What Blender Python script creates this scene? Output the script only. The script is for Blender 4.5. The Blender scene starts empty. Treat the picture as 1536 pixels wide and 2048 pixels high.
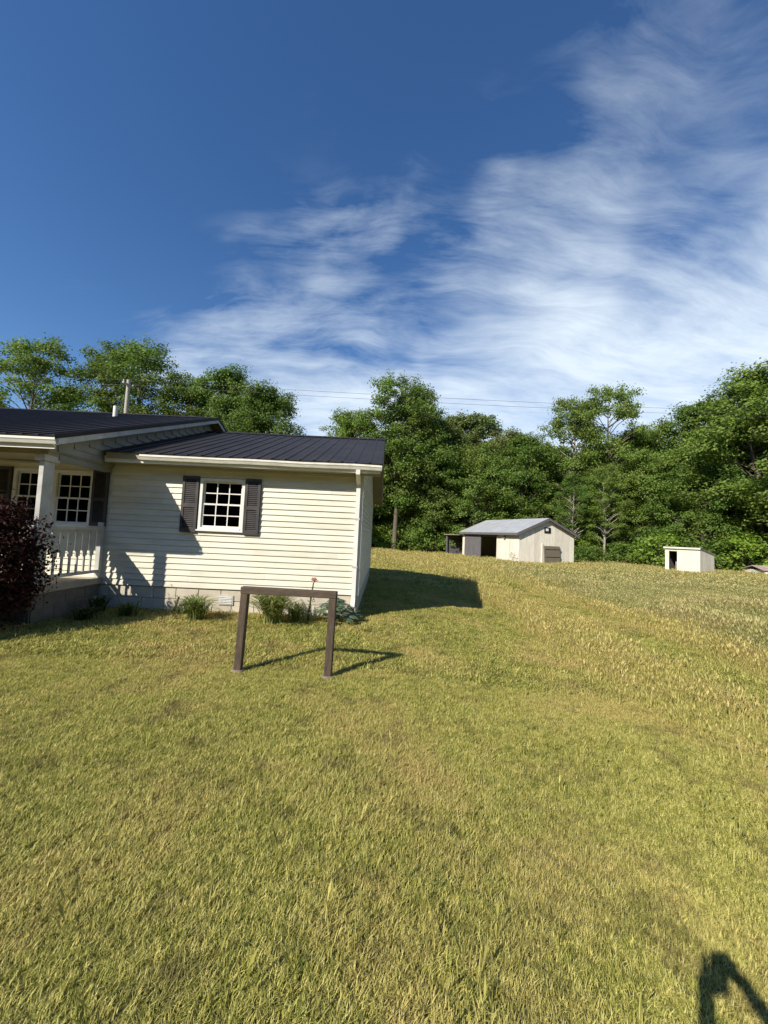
import bpy, math, random
import numpy as np
from mathutils import Vector, Matrix

random.seed(7)
rng = np.random.default_rng(7)
S = bpy.context.scene
COL = S.collection

# ------------------------------------------------------------------ camera
CAM_H = 1.5
P = math.radians(3.4); R = math.radians(2.6)
fwd = Vector((0, math.cos(P), math.sin(P)))
up0 = Vector((0, -math.sin(P), math.cos(P)))
rt0 = Vector((1, 0, 0))
rt = rt0 * math.cos(R) + up0 * math.sin(R)
up = -rt0 * math.sin(R) + up0 * math.cos(R)
cam_d = bpy.data.cameras.new('camera')
cam = bpy.data.objects.new('camera', cam_d)
COL.objects.link(cam)
M = Matrix((rt, up, -fwd)).transposed().to_4x4()
M.translation = (0, 0, CAM_H)
cam.matrix_world = M
cam_d.sensor_fit = 'HORIZONTAL'
cam_d.sensor_width = 36.0
cam_d.lens = 780 / 1536 * 36
cam_d.clip_start = 0.02
cam_d.clip_end = 3000
S.camera = cam

# ------------------------------------------------------------------ light
AZ = math.radians(40.5)      # light travels towards +Y turned to +X
EL = math.radians(36.2)
LDIR = Vector((math.sin(AZ) * math.cos(EL), math.cos(AZ) * math.cos(EL), -math.sin(EL)))
sun_d = bpy.data.lights.new('sun', 'SUN')
sun_d.energy = 5.0
sun_d.angle = math.radians(0.53)
sun_d.color = (1.0, 0.93, 0.80)
sun = bpy.data.objects.new('sun', sun_d)
COL.objects.link(sun)
sun.rotation_euler = LDIR.to_track_quat('-Z', 'Y').to_euler()
sun.location = (-30, -30, 40)

W = bpy.data.worlds.new('World')
S.world = W
W.use_nodes = True


def build_world():
    nt = W.node_tree
    N = nt.nodes
    L = nt.links
    N.clear()
    out = N.new('ShaderNodeOutputWorld')
    bg = N.new('ShaderNodeBackground')
    bg.inputs['Strength'].default_value = 0.052
    L.new(bg.outputs[0], out.inputs[0])
    sky = N.new('ShaderNodeTexSky')
    sky.sky_type = 'NISHITA'
    sky.sun_disc = False
    sky.sun_elevation = EL
    sky.sun_rotation = AZ + math.pi
    sky.altitude = 300
    sky.air_density = 1.0
    sky.dust_density = 0.25
    sky.ozone_density = 2.2
    # a bank of cirrus: a flat cloud layer reached by each view direction
    tc = N.new('ShaderNodeTexCoord')
    sep = N.new('ShaderNodeSeparateXYZ')
    L.new(tc.outputs['Generated'], sep.inputs[0])

    def mth(op, a, b=None, c=None, clamp=False):
        n = N.new('ShaderNodeMath')
        n.operation = op
        n.use_clamp = clamp
        for i, v in enumerate((a, b, c)):
            if v is None:
                continue
            if isinstance(v, (int, float)):
                n.inputs[i].default_value = v
            else:
                L.new(v, n.inputs[i])
        return n.outputs[0]

    def rng_(v, a, b, smooth=True):
        n = N.new('ShaderNodeMapRange')
        n.interpolation_type = 'SMOOTHSTEP' if smooth else 'LINEAR'
        L.new(v, n.inputs['Value'])
        n.inputs['From Min'].default_value = a
        n.inputs['From Max'].default_value = b
        return n.outputs[0]
    z = mth('ADD', mth('MAXIMUM', sep.outputs[2], 0.0), 0.35)
    px = mth('DIVIDE', sep.outputs[0], z)
    py = mth('DIVIDE', sep.outputs[1], z)
    pos = N.new('ShaderNodeCombineXYZ')
    L.new(px, pos.inputs[0])
    L.new(py, pos.inputs[1])

    def noise(scale, detail, rough, dist, rot=0, stretch=1.0, off=(0, 0, 0), src=None):
        mp = N.new('ShaderNodeMapping')
        mp.inputs['Rotation'].default_value = (0, 0, rot)
        mp.inputs['Scale'].default_value = (1.0 / stretch, 1, 1)
        mp.inputs['Location'].default_value = off
        L.new(src or pos.outputs[0], mp.inputs[0])
        n = N.new('ShaderNodeTexNoise')
        n.inputs['Scale'].default_value = scale
        n.inputs['Detail'].default_value = detail
        n.inputs['Roughness'].default_value = rough
        n.inputs['Distortion'].default_value = dist
        L.new(mp.outputs[0], n.inputs['Vector'])
        return n.outputs[0]
    warp = N.new('ShaderNodeTexNoise')
    warp.inputs['Scale'].default_value = 1.5
    warp.inputs['Detail'].default_value = 3
    L.new(pos.outputs[0], warp.inputs['Vector'])
    vm = N.new('ShaderNodeVectorMath')
    vm.operation = 'MULTIPLY_ADD'
    L.new(warp.outputs['Color'], vm.inputs[0])
    vm.inputs[1].default_value = (.30, .30, 0)
    L.new(pos.outputs[0], vm.inputs[2])
    wp = vm.outputs[0]
    big = noise(2.6, 3, .5, .3, off=(8.2, .6, 0))
    d = mth('ADD', mth('MULTIPLY', px, .40), mth('MULTIPLY', py, .74))
    d = mth('ADD', d, mth('MULTIPLY', mth('SUBTRACT', big, .5), .85))
    bank = rng_(d, .28, 1.20)
    fib = noise(4.2, 10, .62, .35, rot=-.65, stretch=2.6, off=(1.1, 7.2, 0), src=wp)
    fib2 = noise(13, 10, .66, .4, rot=-.35, stretch=3.6, off=(.7, 4.2, 0), src=wp)
    wsp = mth('ADD', mth('MULTIPLY', fib, .60), mth('MULTIPLY', fib2, .40))
    # thin streaks at the edge, a veil further in
    cov = mth('MULTIPLY_ADD', mth('SUBTRACT', wsp, .5), 2.4, mth('MULTIPLY_ADD', bank, .95, -.13), clamp=True)
    cov = mth('MULTIPLY', cov, rng_(bank, .0, .46), clamp=True)
    cov = mth('MULTIPLY', cov, .92, clamp=True)
    up_ok = rng_(sep.outputs[2], .0, .06)
    cov = mth('MULTIPLY', cov, up_ok)
    hs = N.new('ShaderNodeHueSaturation')
    hs.inputs['Saturation'].default_value = 1.24
    hs.inputs['Hue'].default_value = .506
    hs.inputs['Value'].default_value = 2.18
    L.new(sky.outputs[0], hs.inputs['Color'])
    mix = N.new('ShaderNodeMix')
    mix.data_type = 'RGBA'
    L.new(cov, mix.inputs['Factor'])
    L.new(hs.outputs[0], mix.inputs['A'])
    mix.inputs['B'].default_value = (13.2, 15.0, 16.6, 1)
    L.new(mix.outputs['Result'], bg.inputs[0])


build_world()
S.render.engine = 'CYCLES'
S.view_settings.view_transform = 'Standard'
S.view_settings.look = 'None'
S.view_settings.gamma = 1.0
S.view_settings.use_curve_mapping = False
S.view_settings.exposure = 0.35
S.cycles.max_bounces = 6
S.cycles.transparent_max_bounces = 8


# ------------------------------------------------------------------ helpers
def smooth(a, b, x):
    t = np.clip((np.asarray(x, float) - a) / (b - a), 0, 1)
    return t * t * (3 - 2 * t)


def gz(x, y):
    """terrain height: the lawn drops a little to the right of the house"""
    x = np.asarray(x, float)
    y = np.asarray(y, float)
    z = -0.2 * smooth(-0.3, 2.8, x)
    z = z + 0.012 * np.sin(x * 1.3 + 0.7 * y) * smooth(1.0, 4, x)
    return z


WM = {}


def reg(o, parent=None, mat=None):
    m = mat or Matrix()
    WM[o.name] = (WM[parent.name] @ m) if parent else m


def props(o, label=None, cat=None, group=None, kind=None):
    if label:
        o['label'] = label
    if cat:
        o['category'] = cat
    if group:
        o['group'] = group
    if kind:
        o['kind'] = kind
    return o


def empty(name, loc, rz=0, label=None, cat=None, group=None):
    o = bpy.data.objects.new(name, None)
    COL.objects.link(o)
    o.empty_display_size = .2
    o.location = loc
    o.rotation_euler = (0, 0, rz)
    reg(o, None, Matrix.Translation(loc) @ Matrix.Rotation(rz, 4, 'Z'))
    return props(o, label, cat, group)


class MB:
    def __init__(self):
        self.v = []
        self.f = []
        self.sm = []

    def add(self, vs, fs, smooth_=False):
        b = len(self.v)
        self.v += [tuple(p) for p in vs]
        self.f += [tuple(b + i for i in f) for f in fs]
        self.sm += [smooth_] * len(fs)
        return self

    def box(self, x0, x1, y0, y1, z0, z1):
        vs = [(x, y, z) for z in (z0, z1) for y in (y0, y1) for x in (x0, x1)]
        return self.add(vs, [(0, 2, 3, 1), (4, 5, 7, 6), (0, 1, 5, 4), (2, 6, 7, 3), (0, 4, 6, 2), (1, 3, 7, 5)])

    def prism(self, poly, axis, a, b):
        """poly: list of 2-D points; axis: 'x' -> poly in (y,z); 'y' -> (x,z); 'z' -> (x,y)"""
        def p3(p, t):
            return {'x': (t, p[0], p[1]), 'y': (p[0], t, p[1]), 'z': (p[0], p[1], t)}[axis]
        n = len(poly)
        vs = [p3(p, a) for p in poly] + [p3(p, b) for p in poly]
        fs = [tuple(range(n))[::-1], tuple(range(n, 2 * n))]
        fs += [(i, (i + 1) % n, n + (i + 1) % n, n + i) for i in range(n)]
        return self.add(vs, fs)

    def tube(self, pts, rad, n=8, cap=True, sm=True):
        pts = [Vector(p) for p in pts]
        if isinstance(rad, (int, float)):
            rad = [rad] * len(pts)
        vs = []
        prev = None
        for i, p in enumerate(pts):
            t = (pts[min(i + 1, len(pts) - 1)] - pts[max(i - 1, 0)]).normalized()
            ref = prev if prev is not None else (Vector((1, 0, 0)) if abs(t.x) < .8 else Vector((0, 1, 0)))
            a = (ref - t * ref.dot(t)).normalized()
            b = t.cross(a)
            prev = a
            for k in range(n):
                an = 2 * math.pi * k / n
                vs.append(p + (a * math.cos(an) + b * math.sin(an)) * rad[i])
        fs = []
        for i in range(len(pts) - 1):
            for k in range(n):
                fs.append((i * n + k, i * n + (k + 1) % n, (i + 1) * n + (k + 1) % n, (i + 1) * n + k))
        self.add(vs, fs, sm)
        if cap:
            self.add(vs[:n], [tuple(range(n))[::-1]])
            self.add(vs[-n:], [tuple(range(n))])
        return self

    def ball(self, c, r, n=8, m=6, sx=1, sy=1, sz=1):
        vs = []
        for i in range(1, m):
            th = math.pi * i / m
            for k in range(n):
                ph = 2 * math.pi * k / n
                vs.append((c[0] + r * sx * math.sin(th) * math.cos(ph), c[1] + r * sy * math.sin(th) * math.sin(ph), c[2] + r * sz * math.cos(th)))
        vs += [(c[0], c[1], c[2] + r * sz), (c[0], c[1], c[2] - r * sz)]
        T, B = len(vs) - 2, len(vs) - 1
        fs = []
        for i in range(m - 2):
            for k in range(n):
                fs.append((i * n + k, (i + 1) * n + k, (i + 1) * n + (k + 1) % n, i * n + (k + 1) % n))
        for k in range(n):
            fs.append((T, k, (k + 1) % n))
            fs.append((B, (m - 2) * n + (k + 1) % n, (m - 2) * n + k))
        return self.add(vs, fs, True)

    def build(self, name, mat, parent=None, local=False, bevel=0, label=None, cat=None, group=None, kind=None):
        vs = self.v
        if parent is not None and not local:
            inv = WM[parent.name].inverted()
            vs = [inv @ Vector(p) for p in vs]
        me = bpy.data.meshes.new(name)
        me.from_pydata([tuple(p) for p in vs], [], self.f)
        me.polygons.foreach_set('use_smooth', self.sm)
        me.materials.append(mat)
        me.update()
        o = bpy.data.objects.new(name, me)
        COL.objects.link(o)
        if parent is not None:
            o.parent = parent
        reg(o, parent)
        if bevel:
            b = o.modifiers.new('bevel', 'BEVEL')
            b.width = bevel
            b.segments = 2
            b.limit_method = 'ANGLE'
        return props(o, label, cat, group, kind)


def box(name, mat, parent, x0, x1, y0, y1, z0, z1, **k):
    return MB().box(x0, x1, y0, y1, z0, z1).build(name, mat, parent, **k)


# ------------------------------------------------------------------ materials
MATS = {}


def mat(name, col, rough=.6, metal=0.0, var=0.0, vscale=3.0, col2=None, bump=0.0, bscale=40, spec=.5, vdetail=5, lo=.35, hi=.65, stretch=None, streak=None):
    m = bpy.data.materials.new(name)
    m.use_nodes = True
    nt = m.node_tree
    N, L = nt.nodes, nt.links
    b = N['Principled BSDF']
    b.inputs['Roughness'].default_value = rough
    b.inputs['Metallic'].default_value = metal
    b.inputs['Specular IOR Level'].default_value = spec
    b.inputs['Base Color'].default_value = (*col, 1)
    geo = N.new('ShaderNodeNewGeometry')
    src = geo.outputs['Position']
    if stretch:
        mp = N.new('ShaderNodeMapping')
        mp.inputs['Scale'].default_value = stretch
        L.new(src, mp.inputs[0])
        src = mp.outputs[0]
    if col2 is not None or var:
        c2 = col2 or tuple(c * (1 - var) for c in col)
        n = N.new('ShaderNodeTexNoise')
        n.inputs['Scale'].default_value = vscale
        n.inputs['Detail'].default_value = vdetail
        n.inputs['Roughness'].default_value = .65
        L.new(src, n.inputs['Vector'])
        mr = N.new('ShaderNodeMapRange')
        mr.inputs['From Min'].default_value = lo
        mr.inputs['From Max'].default_value = hi
        L.new(n.outputs[0], mr.inputs['Value'])
        mx = N.new('ShaderNodeMix')
        mx.data_type = 'RGBA'
        mx.inputs['A'].default_value = (*col, 1)
        mx.inputs['B'].default_value = (*c2, 1)
        L.new(mr.outputs[0], mx.inputs['Factor'])
        L.new(mx.outputs['Result'], b.inputs['Base Color'])
    if bump:
        n = N.new('ShaderNodeTexNoise')
        n.inputs['Scale'].default_value = bscale
        n.inputs['Detail'].default_value = 6
        L.new(src, n.inputs['Vector'])
        bp = N.new('ShaderNodeBump')
        bp.inputs['Strength'].default_value = bump
        bp.inputs['Distance'].default_value = .02
        L.new(n.outputs[0], bp.inputs['Height'])
        L.new(bp.outputs[0], b.inputs['Normal'])
    MATS[name] = m
    return m


def leaf_mat(name, cols, trans=.35, patch=None, pscale=.35, rough=.55, spec=.3, extra=None):
    """cols: three tints picked leaf by leaf; patch: a fourth tint in broad patches"""
    m = bpy.data.materials.new(name)
    m.use_nodes = True
    nt = m.node_tree
    N, L = nt.nodes, nt.links
    N.clear()
    out = N.new('ShaderNodeOutputMaterial')
    geo = N.new('ShaderNodeNewGeometry')
    oi = N.new('ShaderNodeObjectInfo')
    ad = N.new('ShaderNodeMath')
    ad.operation = 'ADD'
    L.new(geo.outputs['Random Per Island'], ad.inputs[0])
    mu = N.new('ShaderNodeMath')
    mu.operation = 'MULTIPLY'
    mu.inputs[1].default_value = 1.0
    L.new(oi.outputs['Random'], mu.inputs[0])
    L.new(mu.outputs[0], ad.inputs[1])
    hf = N.new('ShaderNodeMath')
    hf.operation = 'MULTIPLY'
    hf.inputs[1].default_value = .5
    L.new(ad.outputs[0], hf.inputs[0])
    cr = N.new('ShaderNodeValToRGB')
    e = cr.color_ramp.elements
    e[0].position = .15
    e[0].color = (*cols[0], 1)
    e[1].position = .85
    e[1].color = (*cols[2], 1)
    k = e.new(.5)
    k.color = (*cols[1], 1)
    L.new(hf.outputs[0], cr.inputs[0])
    col = cr.outputs[0]
    if patch:
        n = N.new('ShaderNodeTexNoise')
        n.inputs['Scale'].default_value = pscale
        n.inputs['Detail'].default_value = 5
        n.inputs['Roughness'].default_value = .7
        L.new(geo.outputs['Position'], n.inputs['Vector'])
        mr = N.new('ShaderNodeMapRange')
        mr.inputs['From Min'].default_value = .42
        mr.inputs['From Max'].default_value = .62
        mr.inputs['To Max'].default_value = .75
        L.new(n.outputs[0], mr.inputs['Value'])
        mx = N.new('ShaderNodeMix')
        mx.data_type = 'RGBA'
        L.new(mr.outputs[0], mx.inputs['Factor'])
        L.new(col, mx.inputs['A'])
        mx.inputs['B'].default_value = (*patch, 1)
        col = mx.outputs['Result']
    if extra:      # scattered thin brown spots
        n = N.new('ShaderNodeTexNoise')
        n.inputs['Scale'].default_value = 2.6
        n.inputs['Detail'].default_value = 6
        n.inputs['Roughness'].default_value = .75
        L.new(geo.outputs['Position'], n.inputs['Vector'])
        sx = N.new('ShaderNodeMath')
        sx.operation = 'MULTIPLY_ADD'
        L.new(n.outputs[0], sx.inputs[0])
        sx.inputs[1].default_value = 6.0
        sx.inputs[2].default_value = -3.12
        sx.use_clamp = True
        sy = N.new('ShaderNodeMath')
        sy.operation = 'MULTIPLY'
        sy.inputs[1].default_value = .75
        L.new(sx.outputs[0], sy.inputs[0])
        mx2 = N.new('ShaderNodeMix')
        mx2.data_type = 'RGBA'
        L.new(sy.outputs[0], mx2.inputs['Factor'])
        L.new(col, mx2.inputs['A'])
        mx2.inputs['B'].default_value = (*extra, 1)
        col = mx2.outputs['Result']
    pb = N.new('ShaderNodeBsdfPrincipled')
    pb.inputs['Roughness'].default_value = rough
    pb.inputs['Specular IOR Level'].default_value = spec
    L.new(col, pb.inputs['Base Color'])
    tr = N.new('ShaderNodeBsdfTranslucent')
    L.new(col, tr.inputs['Color'])
    ms = N.new('ShaderNodeMixShader')
    ms.inputs[0].default_value = trans
    L.new(pb.outputs[0], ms.inputs[1])
    L.new(tr.outputs[0], ms.inputs[2])
    L.new(ms.outputs[0], out.inputs[0])
    MATS[name] = m
    return m


m_siding = mat('cream vinyl siding', (.70, .665, .55), .5, col2=(.55, .535, .435), vscale=1.3, lo=.45, hi=.78, stretch=(1.3, 1.3, 8), bump=.05, bscale=30)


def tint_by_piece(m, amount):
    """each board a slightly different shade of its own"""
    N, L = m.node_tree.nodes, m.node_tree.links
    b = N['Principled BSDF']
    src = b.inputs['Base Color'].links[0].from_socket
    oi = N.new('ShaderNodeObjectInfo')
    mr = N.new('ShaderNodeMapRange')
    mr.inputs['To Min'].default_value = 1 - amount
    mr.inputs['To Max'].default_value = 1 + amount * .5
    L.new(oi.outputs['Random'], mr.inputs['Value'])
    hv = N.new('ShaderNodeHueSaturation')
    L.new(src, hv.inputs['Color'])
    L.new(mr.outputs[0], hv.inputs['Value'])
    L.new(hv.outputs[0], b.inputs['Base Color'])


tint_by_piece(m_siding, .09)
m_gable_shade = mat('grimy shade-darkened gable siding', (.30, .29, .25), .6, col2=(.21, .21, .18), vscale=2.5, bump=.05)  # grime plus porch-corner shade worked into one darker base colour
m_trim = mat('white painted trim', (.82, .80, .74), .45, var=.12, vscale=4)
m_soffit = mat('olive soffit', (.34, .29, .17), .6, var=.15, vscale=3)
m_gutter = mat('weathered white gutter', (.80, .78, .70), .4, col2=(.50, .47, .38), vscale=6, lo=.45, hi=.8, stretch=(1, 1, 4))
m_roof = mat('black steel roofing', (.040, .034, .031), .48, var=.3, vscale=2, spec=.16)
m_shutter = mat('charcoal shutter', (.030, .027, .028), .6, col2=(.058, .052, .052), vscale=5)
m_block = mat('painted concrete block', (.62, .56, .45), .85, col2=(.52, .46, .36), vscale=5, bump=.25, bscale=70)
tint_by_piece(m_block, .10)
m_mortar = mat('mortar', (.54, .48, .39), .9, var=.2, bump=.2)
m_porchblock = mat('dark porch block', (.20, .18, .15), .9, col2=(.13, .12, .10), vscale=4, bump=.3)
m_porchfloor = mat('porch slab concrete', (.42, .38, .31), .85, var=.25, vscale=3, bump=.1)
m_greywhite = mat('worn white paint', (.58, .57, .53), .55, col2=(.42, .42, .39), vscale=5)
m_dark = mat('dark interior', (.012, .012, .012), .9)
m_blind = mat('curtain', (.10, .09, .08), .9)
m_brownwood = mat('brown stained timber', (.100, .068, .044), .75, col2=(.052, .038, .028), vscale=7, bump=.25, bscale=30, stretch=(6, 6, 1.2))
m_brownbeam = mat('brown stained beam', (.105, .070, .045), .75, col2=(.055, .040, .029), vscale=7, bump=.25, bscale=30, stretch=(1.2, 6, 6))
m_footing = mat('pinkish footing', (.26, .20, .15), .9, var=.3, bump=.3)
m_iron = mat('black iron', (.03, .03, .03), .5, metal=.6)
m_shedw = mat('whitewashed shed boards', (.82, .77, .66), .7, col2=(.66, .58, .46), vscale=2.2, lo=.45, hi=.75, stretch=(3, 3, .6), bump=.1, bscale=20)
tint_by_piece(m_shedw, .12)
m_shedw2 = mat('cream hut boards', (.74, .72, .60), .6, var=.1, vscale=3, stretch=(3, 3, .6))
m_tin = mat('galvanised tin', (.52, .53, .54), .45, metal=.35, col2=(.42, .43, .43), vscale=2, stretch=(1, 1, 1))
m_greydoor = mat('weathered grey boards', (.16, .15, .16), .8, col2=(.10, .095, .10), vscale=4, stretch=(4, 4, .5), bump=.2)
m_oldboard = mat('old brown boards', (.22, .185, .135), .85, col2=(.13, .11, .085), vscale=4, stretch=(4, 4, .7), bump=.2)
m_rust = mat('rusty tin', (.36, .24, .19), .6, col2=(.44, .40, .37), vscale=2.5)
m_pole = mat('weathered utility pole', (.50, .46, .40), .85, var=.3, vscale=4, stretch=(5, 5, .6), bump=.2)
m_wire = mat('wire', (.05, .05, .055), .5)
m_bark = mat('grey brown bark', (.16, .13, .10), .9, col2=(.09, .075, .06), vscale=4, stretch=(4, 4, .8), bump=.4, bscale=14)
m_palebark = mat('pale birch bark', (.42, .38, .31), .85, col2=(.25, .22, .17), vscale=3, stretch=(3, 3, 1), bump=.2)
m_wood = mat('added ridge foliage', (.050, .085, .020), .9, col2=(.016, .030, .008), vscale=.35, vdetail=8, bump=1.0, bscale=.5, spec=.1)  # foliage colour for the added sky-blocking ridges
m_soil = mat('brown stem', (.10, .07, .045), .9, var=.3)
m_stemgreen = mat('green stem', (.08, .12, .03), .6, var=.2)
m_petal = mat('pink petals', (.72, .28, .28), .6, col2=(.80, .45, .40), vscale=30)
m_skin = mat('skin', (.50, .30, .22), .5, var=.08, vscale=20)
m_shirt = mat('grey shirt', (.10, .12, .16), .85, var=.15, vscale=12)
m_jeans = mat('blue jeans', (.04, .06, .11), .9, var=.2, vscale=14)
m_shoe = mat('dark shoes', (.03, .03, .03), .6)
m_hair = mat('brown hair', (.045, .03, .02), .6, var=.3, vscale=60)
m_phone = mat('black phone', (.012, .012, .014), .2)

m_leafA = leaf_mat('oak leaves', ((0.078, 0.158, 0.026), (0.149, 0.251, 0.041), (0.251, 0.354, 0.064)), .40, (0.176, 0.214, 0.052), .22)
m_leafB = leaf_mat('maple leaves', ((.075, .145, .026), (.150, .255, .045), (.245, .350, .075)), .42, (.200, .260, .050), .25)
m_leafC = leaf_mat('hillside leaves', ((0.084, 0.149, 0.034), (0.158, 0.233, 0.048), (0.251, 0.317, 0.078)), .38, (0.214, 0.214, 0.071), .18)
m_leafD = leaf_mat('bright bush leaves', ((0.149, 0.260, 0.034), (0.233, 0.382, 0.048), (0.344, 0.484, 0.074)), .42, (0.278, 0.354, 0.055), .5)
m_leafR = leaf_mat('maroon leaves', ((.014, .005, .005), (.028, .008, .008), (.060, .018, .014)), .15, (.036, .016, .010), 3, .7, .15)
m_leafW = leaf_mat('withered leaves', ((.060, .048, .022), (.110, .085, .040), (.170, .130, .060)), .3)
m_lily = leaf_mat('daylily leaves', ((.140, .190, .045), (.250, .300, .080), (.380, .390, .130)), .35)
m_hosta = leaf_mat('hosta leaves', ((.050, .100, .050), (.090, .150, .085), (.150, .210, .130)), .3)
m_weed = leaf_mat('weed leaves', ((.040, .080, .016), (.070, .120, .022), (.110, .160, .035)), .35)


def window_glass():
    m = bpy.data.materials.new('window glass')
    m.use_nodes = True
    N, L = m.node_tree.nodes, m.node_tree.links
    N.clear()
    out = N.new('ShaderNodeOutputMaterial')
    gl = N.new('ShaderNodeBsdfGlossy')
    gl.inputs['Roughness'].default_value = .02
    gl.inputs['Color'].default_value = (.9, .92, .95, 1)
    tr = N.new('ShaderNodeBsdfTransparent')
    tr.inputs['Color'].default_value = (.35, .36, .36, 1)
    fr = N.new('ShaderNodeFresnel')
    fr.inputs['IOR'].default_value = 1.28
    ms = N.new('ShaderNodeMixShader')
    L.new(fr.outputs[0], ms.inputs[0])
    L.new(tr.outputs[0], ms.inputs[1])
    L.new(gl.outputs[0], ms.inputs[2])
    L.new(ms.outputs[0], out.inputs[0])
    return m


m_glass = window_glass()


def ground_mat():
    m = bpy.data.materials.new('grassy ground')
    m.use_nodes = True
    N, L = m.node_tree.nodes, m.node_tree.links
    b = N['Principled BSDF']
    b.inputs['Roughness'].default_value = .95
    b.inputs['Specular IOR Level'].default_value = .1
    geo = N.new('ShaderNodeNewGeometry')

    def nz(s, d=6, r=.65):
        n = N.new('ShaderNodeTexNoise')
        n.inputs['Scale'].default_value = s
        n.inputs['Detail'].default_value = d
        n.inputs['Roughness'].default_value = r
        L.new(geo.outputs['Position'], n.inputs['Vector'])
        return n.outputs[0]

    def ramp(v, a, b_, ca, cb):
        mr = N.new('ShaderNodeMapRange')
        mr.inputs['From Min'].default_value = a
        mr.inputs['From Max'].default_value = b_
        L.new(v, mr.inputs['Value'])
        mx = N.new('ShaderNodeMix')
        mx.data_type = 'RGBA'
        L.new(mr.outputs[0], mx.inputs['Factor'])
        for k, c in (('A', ca), ('B', cb)):
            if isinstance(c, tuple):
                mx.inputs[k].default_value = (*c, 1)
            else:
                L.new(c, mx.inputs[k])
        return mx.outputs['Result']
    fine = ramp(nz(22, 8, .75), .35, .65, (.070, .068, .020), (.28, .255, .085))
    dry = ramp(nz(14, 8, .75), .35, .65, (.24, .175, .070), (.50, .385, .175))
    patch = nz(.55, 6, .65)
    c = ramp(patch, .52, .68, fine, dry)
    L.new(c, b.inputs['Base Color'])
    bp = N.new('ShaderNodeBump')
    bp.inputs['Strength'].default_value = .6
    bp.inputs['Distance'].default_value = .04
    L.new(nz(35, 6), bp.inputs['Height'])
    L.new(bp.outputs[0], b.inputs['Normal'])
    return m


# ------------------------------------------------------------------ ground
def build_ground():
    xs = np.unique(np.concatenate([np.linspace(-900, -60, 8), np.linspace(-60, -8, 14), np.linspace(-8, 10, 61), np.linspace(10, 60, 26), np.linspace(60, 900, 8)]))
    ys = np.unique(np.concatenate([np.linspace(-200, -8, 6), np.linspace(-8, 20, 57), np.linspace(20, 60, 17), np.linspace(60, 1200, 8)]))
    X, Y = np.meshgrid(xs, ys)
    Z = gz(X, Y)
    v = np.stack([X, Y, Z], -1).reshape(-1, 3)
    nx = len(xs)
    f = [(j * nx + i, j * nx + i + 1, (j + 1) * nx + i + 1, (j + 1) * nx + i) for j in range(len(ys) - 1) for i in range(nx - 1)]
    mb = MB()
    mb.v = [tuple(p) for p in v]
    mb.f = f
    mb.sm = [True] * len(f)
    return mb.build('ground', ground_mat(), kind='structure')


build_ground()



def build_blocking_hills():
    """unseen wooded ridges added round the clearing to block low sky light, low behind the trees in view"""
    n_, m_ = 160, 14
    vs, fs = [], []
    for i in range(n_):
        a = 2 * math.pi * i / n_
        front = .5 + .5 * math.cos(a - .1)            # 1 straight ahead
        h = 52 * (1 - front ** .8) + 13 * front  # raised behind the viewpoint to darken shade and window reflections
        h *= 1 + .10 * math.sin(3 * a + 1) + .06 * math.sin(7 * a) + .03 * math.sin(17 * a + 2)
        for j in range(m_):
            t = j / (m_ - 1)
            rr = 82 + 150 * t
            z = -3 + (h + 3) * (math.sin(min(1, t / .45) * math.pi / 2) if t < .45 else 1 - .5 * ((t - .45) / .55))
            z += 1.6 * math.sin(i * 2.7 + j * 1.9) * math.sin(i * 1.3 - j * 2.3) * (1 if 0 < j < m_ - 1 else 0)
            vs.append((rr * math.sin(a), rr * math.cos(a), z))
    for i in range(n_):
        for j in range(m_ - 1):
            k = (i + 1) % n_
            fs.append((i * m_ + j, k * m_ + j, k * m_ + j + 1, i * m_ + j + 1))
    mb = MB()
    mb.add(vs, fs, True)
    return mb.build('sky_blocking_hills', m_wood, kind='structure')


build_blocking_hills()

# ------------------------------------------------------------------ house
XR = -0.40        # right end wall
XG = -4.90        # where the wing meets the taller main part
YF = 7.0          # front wall
YB = 14.0
YR = 10.5
ZS = 2.56         # soffit height
ZF = 0.41         # foundation top
XL = -11.5        # main part runs on to the left


def zw(y):   # wing roof surface
    return 2.71 + .355 * ((y - 6.62) if y <= YR else (2 * YR - y - 6.62))


def zm(y):   # main roof surface
    return 2.67 + .35 * ((y - 5.35) if y <= YR else (2 * YR - y - 5.35))


house = empty('house', (-5.0, 7.0, 0), 0, 'cream clapboard house with black metal roof, shuttered windows and a porch', 'house')

WINS = [(-3.27, -2.56, 1.50, 2.33), (-5.90, -5.29, 1.46, 2.36), (-6.63, -6.03, 1.46, 2.36)]


def wall_front():
    mb = MB()
    # solid wall behind the boards, in pieces round the window openings
    xs = [XL, -6.63, -6.03, -5.90, -5.29, -3.27, -2.56, XR - .02]
    y0, y1 = YF + .012, YF + .14
    for i in range(len(xs) - 1):
        a, b = xs[i], xs[i + 1]
        w = [q for q in WINS if abs(q[0] - a) < .01]
        if w:
            mb.box(a, b, y0, y1, ZF, w[0][2])
            mb.box(a, b, y0, y1, w[0][3], ZS)
        else:
            mb.box(a, b, y0, y1, ZF, ZS)
    w = mb.build('front_wall', m_siding, house)
    return w


fw = wall_front()
EXPO = .1045


def board(parent, x0, x1, z, yw=YF + .010, top=None):
    """one lapped course on a wall facing -y"""
    h = EXPO + .006
    z1 = min(z + h, top) if top else z + h
    prof = [(yw, z), (yw - .021, z), (yw - .022, z + .006), (yw - .002, z1), (yw, z1)]
    MB().prism(prof, 'x', x0, x1).build('siding_board', m_siding, parent)


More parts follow.
